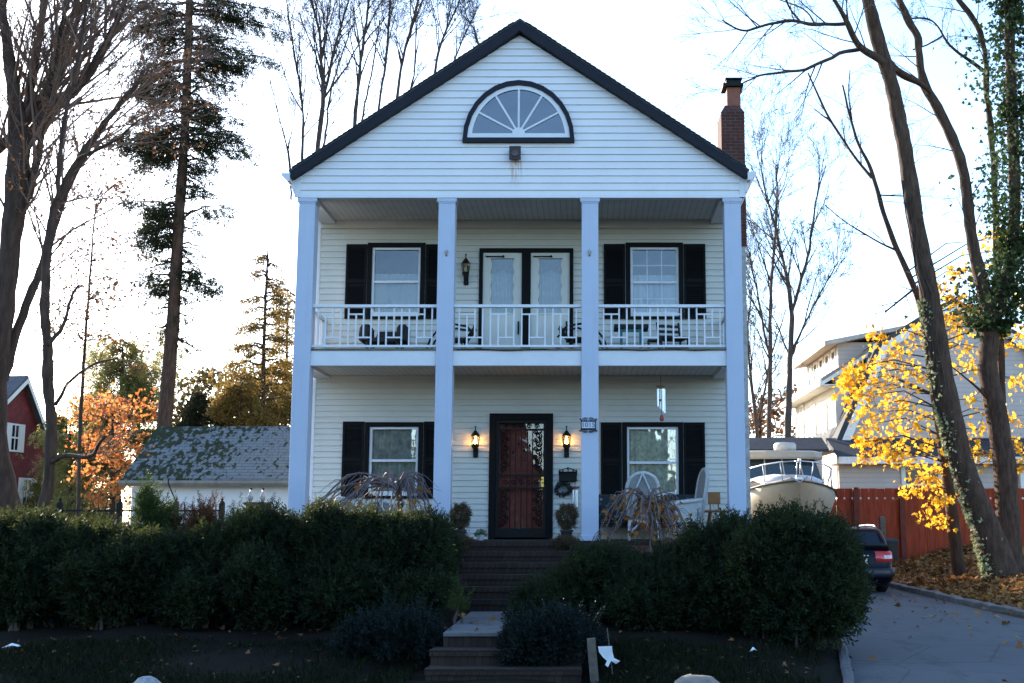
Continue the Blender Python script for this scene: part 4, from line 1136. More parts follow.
T = thing('plant_stand', 'small dark low stand behind the balusters beside slat back chair', 'stand', (q.x, .55, zf2))
m = MB(); x = q.x; m.box(x-.13, x+.13, .45, .65, zf2+.19, zf2+.22)
m.build('top', DK, T)
for sx in (-.11,.11):
    for yy in (.47,.63):
        m = MB(); m.box(x+sx-.015,x+sx+.015,yy-.015,yy+.015,zf2,zf2+.188); m.build('leg', DK, T)
q = at(603, 340, .7); curved_chair(q.x-.36, .75, 'dark rocking chair peeking out behind the third column', R(96))

# ------------------------------------------------------------------ front garden bits
p = at(593, 683, -6.4); pt = at(591, 638, -6.4); zg = gz(p.x, -6.4)
T = thing('wooden_stake', 'grey weathered wooden stake leaning slightly in the front lawn', 'stake', (p.x, -6.4, zg))
m = MB(); m.bar((p.x+.03, -6.4, zg-.1), (pt.x, -6.42, pt.z), .095, .05, up=(0,1,0)); o = m.build('post', M['graywood'], T, bevel=.008)
p = at(605, 660, -6.0); zg = gz(p.x, -6.0)
T = thing('yard_sign', 'torn white paper sign on a thin stick beside the wooden stake', 'sign', (p.x, -6.0, zg))
m = MB(); a = at(607, 628, -6.0); b = at(613, 672, -6.0); m.tube([tuple(a), (b.x, -6.0, min(b.z, zg-.03))], .007, 5); m.build('stick', M['graywood'], T)
m = MB()
px = [(598,646.5),(612,646),(612.5,652),(614,658),(620,661),(616,664),(611,661),(608,667),(605,665),(607,661),(603,657),(599,652)]
pts = [at(x_, y_, -6.03) for x_, y_ in px]; n = len(pts)
m.add([(q.x, -6.03-.012*math.sin(i*2.), q.z) for i, q in enumerate(pts)]+[(q.x, -6.026-.012*math.sin(i*2.), q.z) for i, q in enumerate(pts)], [tuple(range(n)), tuple(range(n,2*n))[::-1]]+[(i,(i+1)%n,n+(i+1)%n,n+i) for i in range(n)])
m.build('paper', plain('white_paper', (.78,.80,.80), .7, .06), T, fix=True)
def rock(px, py, Y, sx, sy, sz, label, mt, seed):
    p = at(px, py, Y); rng = random.Random(seed)
    m = MB(); pr = [(.55,0),(.95,.15),(1,.4),(.85,.7),(.55,.92),(.2,1)]
    m.lathe(pr, (0,0,0), 11)
    m.v = [(p.x+v[0]*sx*(1+.16*math.sin(v[1]*3+seed)+rng.uniform(-.07,.07)), Y+v[1]*sy*(1+rng.uniform(-.08,.08)), p.z+(v[2]-.98)*sz+rng.uniform(-.012,.012)) for v in m.v]
    return props(m.build('rock', mt, smooth=True), label, 'rock')
ROCK = plain('lichen_grey_rock', (.30,.30,.30), .95, .45, 14, bump=.6)
rock(147, 677.5, -7.0, .17, .15, .25, 'pale rounded rock at bottom edge of the lawn, left of the steps', ROCK, 1)
rock(696, 675, -7.0, .26, .2, .28, 'broad tan rock at bottom edge of the lawn, right of the steps', plain('tan_rock', (.24,.20,.165), .95, .35, 10, bump=.6), 2)
for px, py, Y, lb in ((753, 653.5, -5.2, 'small white scrap of litter under the right hedge'), (12.5, 638.8, -5.0, 'white scrap of paper lying on the dark lawn at far left')):
    p = at(px, py, Y); z = gz(p.x, Y)
    m = MB(); m.v = [(p.x+dx*.05*(2.2 if px < 50 else 1), Y+dy*.04, z+.03+dz) for dx, dy, dz in ((-1,-1,.0),(.2,-1.1,.03),(1,-.4,.01),(.8,.9,.025),(-.3,.7,.0),(0,0,.055))]; m.f = [(0,1,5),(1,2,5),(2,3,5),(3,4,5),(4,0,5)]
    props(m.build('litter_scrap', plain('white_scrap', (.8,.8,.8), .7)), lb, 'litter')

# ------------------------------------------------------------------ left: garage, fence, far brick house
Yg = 9.6; zga = Z_(482, Yg); zrg = Z_(429, 11.9)
xg0, xg1 = X_(120, 500, Yg), X_(318, 500, Yg)+.5
G = thing('garage', 'low white garage with grey shingle roof patched with moss', 'garage', ((xg0+xg1)/2, Yg, .4))
m = MB(); m.box(xg0+.18, xg1, Yg+.25, Yg+.35, .2, zga-.02)
m.build('front_wall', M['garage'], G)
m = MB(); m.prism([(Yg+.36,.2),(11.9*2-Yg-.25,.2),(11.9*2-Yg-.25,zga),(11.9,zrg-.08),(Yg+.36,zga)], 'x', xg0+.18, xg0+.28); m.build('end_wall', M['garage'], G)
m = MB(); m.prism([(Yg,zga),(11.9,zrg),(11.9,zrg+.07),(Yg-.03,zga+.06)], 'x', xg0, xg1); m.prism([(2*11.9-Yg,zga),(11.9,zrg),(11.9,zrg+.07),(2*11.9-Yg+.03,zga+.06)], 'x', xg0, xg1)
m.build('roof', M['mossroof'], G, fix=True)
m = MB(); m.prism([(Yg-.03,zga+.035),(Yg-.14,zga+.035),(Yg-.13,zga-.03),(Yg-.06,zga-.10),(Yg-.03,zga-.10)], 'x', xg0-.02, xg1); m.build('gutter', plain('dull_grey_gutter', (.27,.27,.25), .7, .25, 4), G, fix=True)
m = MB(); m.tube([(xg0+.25,Yg+.15,zga-.1),(xg0+.24,Yg+.2,zga-.3),(xg0+.24,Yg+.2,.3)], .045, 6); m.build('downspout', M['white'], G)
# iron fence
Yf = 5.5
F = thing('iron_fence', 'black spiked iron fence between the hedge and white garage', 'fence', (X_(140,510,Yf), Yf, .6))
xa, xb = X_(20, 505, Yf), X_(222, 505, Yf); zt = Z_(504, Yf); zg = .45
m = MB()
n = int((xb-xa)/.165)
for k in range(n+1):
    x = xa+k*.165; m.tube([(x,Yf,zg),(x,Yf,zt-.03),(x,Yf,zt+.05)], [.012,.012,.002], 4)
m.build('pickets', M['iron'], F)
m = MB(); m.box(xa, xb, Yf-.015, Yf+.015, zt-.16, zt-.12); m.box(xa, xb, Yf-.015, Yf+.015, zg+.12, zg+.16); m.build('rail', M['iron'], F)
for px in (60, 120, 176, 222):
    x = X_(px, 505, Yf); m = MB(); m.box(x-.05, x+.05, Yf-.05, Yf+.05, zg-.1, zt+.02); m.lathe([(.06,0),(.045,.03),(.02,.05),(.035,.08),(.003,.12)], (x,Yf,zt+.02), 8); m.build('post', M['iron'], F)
p = at(176, 503, 5.1)
T = thing('garden_hook', 'thin bent black wire hook rising above the iron fence post', 'hook', (p.x, 5.1, .5))
m = MB(); m.tube([tuple(at(x_, y_, 5.1)) for x_, y_ in ((179,540),(176.5,505),(174,497),(170.5,489),(168.3,483),(168.5,479),(170,478.5))], .014, 5); m.build('wire', M['iron'], T)
# dark chest with two bottle shaped ornaments
Yc = 4.6; x0, x1 = X_(248, 505, Yc), X_(268, 505, Yc); zt = Z_(502.3, Yc)
T = thing('gate_pier', 'dark square pier standing behind the hedge before the garage', 'pier', ((x0+x1)/2, Yc, .5))
m = MB(); m.box(x0+.03, x1-.03, Yc-.25, Yc+.25, .4, zt-.06); m.build('shaft', M['stepbrick'], T)
m = MB(); m.box(x0, x1, Yc-.29, Yc+.29, zt-.06, zt); m.build('cap', M['iron'], T, bevel=.01)
BT = plain('mottled_glazed_ornament', (.20,.22,.25), .3, .7, 22)
for px, lb in ((250.4, 'left of two bottle shaped grey ornaments on the dark pier'), (262.7, 'right of two bottle shaped grey ornaments on the dark pier')):
    x = X_(px, 500, Yc); h = Z_(488, Yc)-zt
    T = thing('bottle_ornament', lb, 'ornament', (x, Yc, zt), 0, 'bottle shaped ornaments on the pier')
    m = MB(); m.lathe([(.03,0),(.028,h*.08),(.05,h*.2),(.062,h*.36),(.045,h*.55),(.022,h*.68),(.020,h*.88)], (x,Yc,zt), 12); m.build('body', BT, T, smooth=True)
    m = MB(); m.lathe([(.024,h*.881),(.030,h*.92),(.022,h)], (x,Yc,zt), 10); m.build('stopper', M['iron'], T)
# far red brick house, gable turned to the right
ap = at(21, 379, 35); rt = at(47, 449, 37.2)
a = R(84); ca, sa = math.cos(a), math.sin(a)
HR = thing('brick_house', 'red brick house with steep gable and white shuttered windows at far left', 'house', (ap.x, 35, .6))
ex = Vector((ca, sa, 0)); en = Vector((-sa, ca, 0))
hr = 2.55; hl = 4.2; zr_ = ap.z; zer = rt.z; zel = zr_-hl*(zr_-zer)/hr*.62
P0 = Vector((ap.x, ap.y, 0))
def hp(u, n_, z): q = P0 + ex*u + en*n_; return (q.x, q.y, z)
m = MB(); L = 9
pf = [(-hl,.3),(hr,.3),(hr,zer),(0,zr_),(-hl,zel)]
m.add([hp(u,0,z) for u,z in pf]+[hp(u,L,z) for u,z in pf], [(0,1,2,3,4),(9,8,7,6,5)]+[(i,5+i,5+(i+1)%5,(i+1)%5) for i in (0,1,4)])
m.build('wall', M['redbrick'], HR, fix=True)
m = MB()
for A, B in (((-hl-.3,zel-.25),(0,zr_+.02)), ((hr+.15,zer-.2),(0,zr_+.02))):
    m.add([hp(A[0],-.35,A[1]),hp(B[0],-.35,B[1]),hp(B[0],L,B[1]),hp(A[0],L,A[1]),hp(A[0],-.35,A[1]+.14),hp(B[0],-.35,B[1]+.14),hp(B[0],L,B[1]+.14),hp(A[0],L,A[1]+.14)], [(0,1,2,3),(7,6,5,4),(0,4,5,1),(1,5,6,2),(2,6,7,3),(3,7,4,0)])
m.build('roof', plain('far_roof', (.10,.09,.09), .9, .3, 2), HR, fix=True)
m = MB()
for A, B in (((-hl-.3,zel-.25),(0,zr_+.02)), ((hr+.15,zer-.2),(0,zr_+.02))):
    m.add([hp(A[0],-.37,A[1]-.22),hp(B[0],-.37,B[1]-.22),hp(B[0],-.37,B[1]+.02),hp(A[0],-.37,A[1]+.02)], [(0,1,2,3)])
m.build('rake_board', M['farwhite'], HR)
def far_window(u, z0, z1):
    w = part_empty('window', HR, hp(u,0,z0))
    for s in (-1, 1):
        m = MB(); c = u+s*.52
        vs = [hp(c-.19,-.02,z0),hp(c+.19,-.02,z0),hp(c+.19,-.02,z1),hp(c-.19,-.02,z1),hp(c-.19,-.07,z0),hp(c+.19,-.07,z0),hp(c+.19,-.07,z1),hp(c-.19,-.07,z1)]
        m.add(vs, [(0,1,2,3),(7,6,5,4),(0,4,5,1),(1,5,6,2),(2,6,7,3),(3,7,4,0)]); m.build('shutter', M['farwhite'], w, fix=True)
    m = MB(); m.add([hp(u-.31,-.015,z0),hp(u+.31,-.015,z0),hp(u+.31,-.015,z1),hp(u-.31,-.015,z1)], [(0,1,2,3)]); m.build('pane', M['carglass'], w)
    m = MB()
    for k in (-.29,.0,.29): m.add([hp(u+k-.04,-.03,z0),hp(u+k+.04,-.03,z0),hp(u+k+.04,-.03,z1),hp(u+k-.04,-.03,z1)], [(0,1,2,3)])
    for z in (z0+.04,(z0+z1)/2,z1-.04): m.add([hp(u-.32,-.032,z-.04),hp(u+.32,-.032,z-.04),hp(u+.32,-.032,z+.04),hp(u-.32,-.032,z+.04)], [(0,1,2,3)])
    m.build('frame', M['farwhite'], w)
far_window(-.2, Z_(452,35), Z_(424,35)); far_window(1.05, Z_(505,36), Z_(478,36))

# ------------------------------------------------------------------ right: fence, neighbour house, shed roof
Yn = 22.0
def n_(px, py, Y=Yn): q = at(px, py, Y); return (q.x, q.z)
N = thing('neighbour_house', 'pale grey house with gambrel gable and dormer behind the red fence', 'house', (X_(930,450,Yn), Yn, .8))
wing = [n_(836.5,452), n_(881,346), n_(952,304), n_(1030,346), n_(1075,452)]
m = MB(); m.prism([(wing[0][0],.5)]+wing+[(wing[4][0],.5)], 'y', Yn, Yn+6); m.build('gable_wall', M['farsiding'], N, fix=True)
m = MB()
def offs(pts, d):
    out = []
    for i, p in enumerate(pts):
        a = Vector(pts[max(0,i-1)]); b = Vector(pts[min(len(pts)-1,i+1)]); t = (b-a).normalized(); nn = Vector((-t.y, t.x)); out.append((p[0]+nn.x*d, p[1]+nn.y*d))
    return out
o1 = offs(wing, .02); o2 = offs(wing, .20)
for i in range(4): m.prism([o1[i], o1[i+1], o2[i+1], o2[i]], 'y', Yn-.22, Yn+7)
m.build('gambrel_roof', plain('dark_far_shingle', (.05,.05,.055), .9, .3, 2), N, fix=True)
m = MB(); i1 = offs(wing, -.26)
for i in range(4): m.prism([i1[i], i1[i+1], o1[i+1], o1[i]], 'y', Yn-.26, Yn-.21)
m.build('rake_board', M['farwhite'], N, fix=True)
# lean-to roof across the front, fascia and the wall below it
zt0, zt1 = Z_(441, Yn-.3), Z_(459, Yn-2.0)
xa, xb = X_(826,450,Yn), X_(1180,450,Yn)
m = MB(); m.prism([(Yn-.02,zt0),(Yn-2.1,zt1),(Yn-2.1,zt1+.1),(Yn-.02,zt0+.12)], 'x', xa, xb); m.build('porch_roof', plain('dark_porch_shingle', (.035,.035,.04), .9, .3, 3), N, fix=True)
m = MB(); m.box(xa, xb, Yn-2.16, Yn-2.0, zt1-.16, zt1+.07); m.box(xa, xb, Yn-2.0, Yn-.05, zt1-.15, zt1-.12); m.build('fascia', plain('white_fascia', (.74,.68,.62), .6), N)
m = MB(); m.box(xa+.1, xb, Yn-1.6, Yn-1.5, .5, zt1-.16); m.build('porch_wall', M['farsiding'], N)
for x0_, x1_ in ((901,942),(1050,1090)):
    w = part_empty('window', N, (X_(x0_,475,Yn-1.6), Yn-1.6, 2))
    a, b = X_(x0_,475,Yn-1.6), X_(x1_,475,Yn-1.6); z0, z1 = Z_(500,Yn-1.6), Z_(464,Yn-1.6)
    m = MB(); m.box(a, a+.14, Yn-1.66, Yn-1.601, z0, z1); m.box(b-.14, b, Yn-1.66, Yn-1.601, z0, z1); m.box(a+.14, b-.14, Yn-1.66, Yn-1.601, z1-.1, z1); m.box(a+.14, b-.14, Yn-1.655, Yn-1.601, (z0+z1)/2-.12, (z0+z1)/2-.06); m.build('frame', M['farwhite'], w)
    m = MB(); m.add([(a+.1,Yn-1.62,z0),(b-.1,Yn-1.62,z0),(b-.1,Yn-1.62,z1),(a+.1,Yn-1.62,z1)], [(0,1,2,3)]); m.build('pane', M['carglass'], w)
for px in (971, 1020):
    a = X_(px,475,Yn-1.7); m = MB(); m.box(a, a+.2, Yn-1.75, Yn-1.605, .5, zt1-.16); m.build('porch_post', M['farwhite'], N)
# main block with its sunlit side wall and dormer
xm0 = X_(836,420,Yn+1); xm1 = X_(1010,420,Yn+1); zem = Z_(374,Yn+1); zrm = zem+ (xm1-xm0)/2*.62
Y0, Y1 = Yn+1, Yn+9.5
m = MB(); m.prism([(xm0,.5),(xm1,.5),(xm1,zem),((xm0+xm1)/2,zrm),(xm0,zem)], 'y', Y0, Y1); m.build('main_wall', plain('cream_far_siding', (.68,.63,.55), .7, .05), N, fix=True)
m = MB(); xc = (xm0+xm1)/2
for s in (-1, 1):
    xe = xc+s*((xm1-xm0)/2+.55); ze = zem-.55*.62
    m.prism([(xe,ze+.02),(xc,zrm+.03),(xc,zrm+.16),(xe,ze+.15)], 'y', Y0-.3, Y1+.3)
m.build('main_roof', plain('tan_far_shingle', (.30,.24,.19), .9, .2, 2), N, fix=True)
m = MB(); xe = xm0-.55; ze = zem-.34
m.box(xe-.05, xe+.02, Y0-.32, Y1+.3, ze-.12, ze+.10); m.box(xe, xm0, Y0-.3, Y1+.3, ze-.10, ze-.06)
m.prism([(xe,ze-.12),(xc,zrm-.13),(xc,zrm+.03),(xe,ze+.02)], 'y', Y0-.34, Y0-.301); m.build('eave_trim', M['farwhite'], N, fix=True)
xd0 = xm0+.35; zd = Z_(341,Yn+2)
m = MB(); m.box(xd0, xd0+3.4, Yn+2, Yn+8.5, zem, zd-.05); m.build('dormer_wall', M['farsiding'], N)
m = MB(); m.prism([(xd0-.55,zd-.22),(xd0+3.8,zd+.65),(xd0+3.8,zd+.8),(xd0-.55,zd-.05)], 'y', Yn+1.6, Yn+8.9); m.build('dormer_roof', plain('pale_roof_edge', (.50,.44,.36), .8), N, fix=True)
for k in range(5):
    y = Yn+2.5+k*1.2; w = part_empty('window', N, (xd0, y, zem+.2))
    m = MB(); m.box(xd0-.03, xd0+.02, y-.1, y, zem+.3, zd-.2); m.box(xd0-.03, xd0+.02, y+.6, y+.7, zem+.3, zd-.2); m.box(xd0-.03, xd0+.02, y, y+.6, zd-.3, zd-.2); m.build('frame', M['farwhite'], w)
    m = MB(); m.add([(xd0-.012,y,zem+.2),(xd0-.012,y+.6,zem+.2),(xd0-.012,y+.6,zd-.25),(xd0-.012,y,zd-.25)], [(0,1,2,3)]); m.build('pane', M['carglass'], w)
for k, y in enumerate((Yn+2.6, Yn+4.8, Yn+7.4)):
    w = part_empty('window', N, (xm0, y, 3))
    z0, z1 = Z_(441,y), Z_(404,y)
    m = MB(); m.box(xm0-.05, xm0-.002, y-.12, y, z0, z1); m.box(xm0-.05, xm0-.002, y+.6, y+.72, z0, z1); m.box(xm0-.05, xm0-.002, y, y+.6, z1-.12, z1); m.build('frame', M['farwhite'], w)
    m = MB(); m.add([(xm0-.02,y,z0),(xm0-.02,y+.6,z0),(xm0-.02,y+.6,z1),(xm0-.02,y,z1)], [(0,1,2,3)]); m.build('pane', plain('sunlit_blind', (.55,.52,.45), .6), w)
# neighbour's low garage behind the boat
Ys = 19.5; xa, xb = X_(700,450,Ys), X_(829,450,Ys)
S = thing('low_garage', 'low garage with dark flat pitched roof behind the boat', 'garage', ((xa+xb)/2, Ys, .6))
m = MB(); m.box(xa+.2, xb-.2, Ys+.2, Ys+1.8, .3, Z_(452,Ys)); m.build('wall', M['farsiding'], S)
m = MB(); m.prism([(Ys,Z_(452,Ys)),(Ys+1.2,Z_(440.5,Ys+1.2)),(Ys+2.4,Z_(452,Ys)),(Ys+2.4,Z_(452,Ys)+.1),(Ys+1.2,Z_(440.5,Ys+1.2)+.1),(Ys,Z_(452,Ys)+.1)], 'x', xa, xb); m.build('roof', plain('dark_garage_shingle', (.04,.04,.043), .9, .3, 3), S, fix=True)
# red board fence
Yr = 16.0
F = thing('board_fence', 'red stained board fence with a row of small diamond holes', 'fence', (X_(940,520,Yr), Yr, .7))
xa, xb = X_(780,520,Yr), X_(1130,520,Yr); zt, zh = Z_(488.5,Yr), Z_(498.2,Yr); bw = 8.05*mpp(Yr)
m = MB(); rng = random.Random(3); x = xa; k = 0
while x < xb:
    a, b = x+.003, x+bw-.003; r = .038; dz = rng.uniform(-.012,.012); yo = rng.uniform(-.004,.004)
    poly = [(a,.55),(b,.55),(b,zh-r),(b-r,zh),(b,zh+r),(b,zt+dz),(a,zt+dz),(a,zh+r),(a+r,zh),(a,zh-r)]
    m.prism(poly, 'y', Yr+yo, Yr+.022+yo); x += bw
m.build('boards', M['redfence'], F)
m = MB()
for z in (zh-.16, 1.0): m.box(xa, xb, Yr+.03, Yr+.09, z-.05, z+.05)
m.build('rail', M['redfence'], F)
for px in (856, 902, 1000, 1060):
    x = X_(px,520,Yr); m = MB(); m.box(x-.075, x+.075, Yr-.12, Yr-.01, .4, zt+.03); m.build('post', plain('dark_red_post', (.13,.026,.014), .8, .3, 6), F)
p = at(883, 545, 15.2); zt = Z_(516, 15.2)
T = thing('garden_post', 'short grey green wooden post standing before the red fence', 'post', (p.x, 15.2, gz(p.x,15.2)))
m = MB(); m.box(p.x-.075, p.x+.075, 15.12, 15.28, .3, zt-.06); m.build('shaft', M['graywood'], T, bevel=.01)
m = MB(); m.rings([[(p.x-.075,15.12,zt-.06),(p.x+.075,15.12,zt-.06),(p.x+.075,15.28,zt-.06),(p.x-.075,15.28,zt-.06)],[(p.x-.03,15.17,zt),(p.x+.03,15.17,zt),(p.x+.03,15.23,zt),(p.x-.03,15.23,zt)]]); m.build('cap', M['graywood'], T, fix=True)
p = at(862, 545, 14.6)
T = thing('waste_bin', 'dark waste bin half hidden behind the parked car', 'bin', (X_(887,530,14.6), 14.6, gz(7.9,14.6)))
b0 = Vector((X_(887,530,14.6), 14.6, gz(7.9,14.6)))
m = MB(); m.rings([[(b0.x+sx*w, b0.y+sy*w, b0.z+z) for sx, sy in ((-1,-1),(1,-1),(1,1),(-1,1))] for z, w in ((0,.19),(.8,.25))]); m.build('body', M['pot'], T, fix=True)
m = MB(); m.rings([[(b0.x+sx*w, b0.y+sy*w, b0.z+z) for sx, sy in ((-1,-1),(1,-1),(1,1),(-1,1))] for z, w in ((.802,.27),(.84,.27),(.90,.18))]); m.build('lid', M['pot'], T, fix=True)

# ------------------------------------------------------------------ the parked car, seen from behind
def rrect(hx, y0, y1, r, z, n=5):
    pts = []
    for cx, cy, a0 in ((hx-r, y0+r, -90), (hx-r, y1-r, 0), (-hx+r, y1-r, 90), (-hx+r, y0+r, 180)):
        for k in range(n+1):
            a = R(a0+90*k/n); pts.append((cx+r*math.cos(a), cy+r*math.sin(a), z))
    return pts
def car():
    Yc = 7.0; xr = X_(893.3, 565, Yc+.25); hw = .885; xc = xr-hw
    zc = drive_z(Yc)+.02
    T = thing('parked_car', 'dark blue estate car parked at the end of the driveway', 'car', (xc, Yc, zc))
    kb = dict(local=True, fix=True)
    L = 4.7
    m = MB()
    m.rings([rrect(.80,.10,L-.1,.22,.20), rrect(.85,.03,L-.03,.25,.30), rrect(.872,.0,L,.28,.42), rrect(.878,.0,L,.28,.52), rrect(.868,.035,L-.05,.28,.56), rrect(.885,.05,L-.1,.30,.68), rrect(.885,.07,L-.2,.30,.80), rrect(.87,.10,L-.3,.30,.90), rrect(.83,.14,L-.5,.30,.96)])
    m.build('body', M['carpaint'], T, smooth=True, **kb)
    m = MB()
    m.rings([rrect(.83,.13,3.35,.20,.955), rrect(.775,.28,2.95,.20,1.18), rrect(.715,.42,2.6,.20,1.38), rrect(.66,.52,2.45,.22,1.435), rrect(.5,.75,2.2,.25,1.46)])
    m.build('cabin', M['carpaint'], T, smooth=True, **kb)
    # glass set a centimetre proud of the cabin
    m = MB(); m.add([(-.62,.205,1.02),(.62,.205,1.02),(.555,.395,1.345),(-.555,.395,1.345)], [(0,1,2,3)]); m.v = [(v[0], v[1]-.022, v[2]+.006) for v in m.v]
    m.build('rear_window', M['carglass'], T, **kb)
    for s in (-1, 1):
        m = MB()
        for y0, y1, y2, y3 in ((.42,1.15,.62,1.12),(1.25,2.15,1.22,2.05),(2.25,2.95,2.15,2.5)):
            m.add([(s*.822,y0,1.0),(s*.822,y1,1.0),(s*.735,y3,1.34),(s*.735,y2,1.34)], [(0,1,2,3)])
        m.build('side_window', M['carglass'], T, **kb)
        m = MB(); m.tube([(s*.60,.62,1.445),(s*.60,.70,1.485),(s*.60,1.4,1.50),(s*.60,2.2,1.475),(s*.60,2.3,1.435)], .022, 6); m.build('roof_rail', plain('silver_rail', (.7,.7,.7), .3, .05, 3, metal=.8), T, smooth=True, **kb)
        # tail light wraps the corner
        def corner(z, y0, hx, r, off):
            pts = []
            cx, cy = hx-r, y0+r
            for k in range(9):
                a = R(-90+84*k/8); pts.append((s*(cx+(r+off)*math.cos(a)), cy+(r+off)*math.sin(a), z))
            pts = [(s*(cx-.13), y0-off, z)]+pts
            return pts
        m = MB(); m.rings([corner(.70,.053,.885,.30,.008), corner(.72,.055,.885,.30,.022), corner(.90,.098,.872,.30,.022), corner(.925,.115,.858,.30,.008)], cap=False, close=False); tl = m.build('tail_light', M['red_light'], T, smooth=True, local=True)
        m = MB(); m.rings([corner(.765,.064,.885,.30,.026)[2:7], corner(.84,.082,.88,.30,.026)[2:7]], cap=False, close=False); m.build('reversing_lens', M['clear_light'], tl, local=True)
        m = MB(); m.lathe([(.09,-.05),(.11,0),(.07,.05)], (s*.95, 3.1, 1.02), 8); m.build('mirror', M['carpaint'], T, **kb)
    m = MB(); m.rings([rrect(.89,-.045,.9,.28,.36), rrect(.905,-.06,.9,.28,.40), rrect(.905,-.06,.9,.28,.52), rrect(.89,-.03,.9,.28,.56)]); m.build('bumper', plain('bumper_paint', (.012,.014,.02), .35), T, smooth=True, **kb)
    m = MB(); m.box(-.26,.26,.025,.05,.66,.78); m.build('number_plate', plain('pale_plate', (.6,.6,.55), .5), T, local=True)
    m = MB(); m.box(-.3,.3,.05,.075,.82,.845); m.build('boot_handle', M['steel'], T, local=True)
    for s in (-1, 1):
        for y in (.92, 3.75):
            w = part_empty('wheel', T, Vector((s*.76, y, .31))+ORIG[T])
            m = MB(); m.lathe([(.20,-.10),(.29,-.105),(.315,-.08),(.32,0),(.315,.08),(.29,.105),(.20,.10)], (0,0,0), 24); m.v = [(v[2], v[0], v[1]) for v in m.v]; m.build('tyre', M['rubber'], w, smooth=True, **kb)
            m = MB(); m.lathe([(.05,.115),(.19,.09),(.20,.05)], (0,0,0), 18); m.v = [(s*v[2], v[0], v[1]) for v in m.v]; m.build('rim', M['steel'], w, **kb)
    m = MB(); m.box(-.7,.7,.3,4.3,.16,.22); m.build('underbody', M['rubber'], T, local=True)
    return T
car()

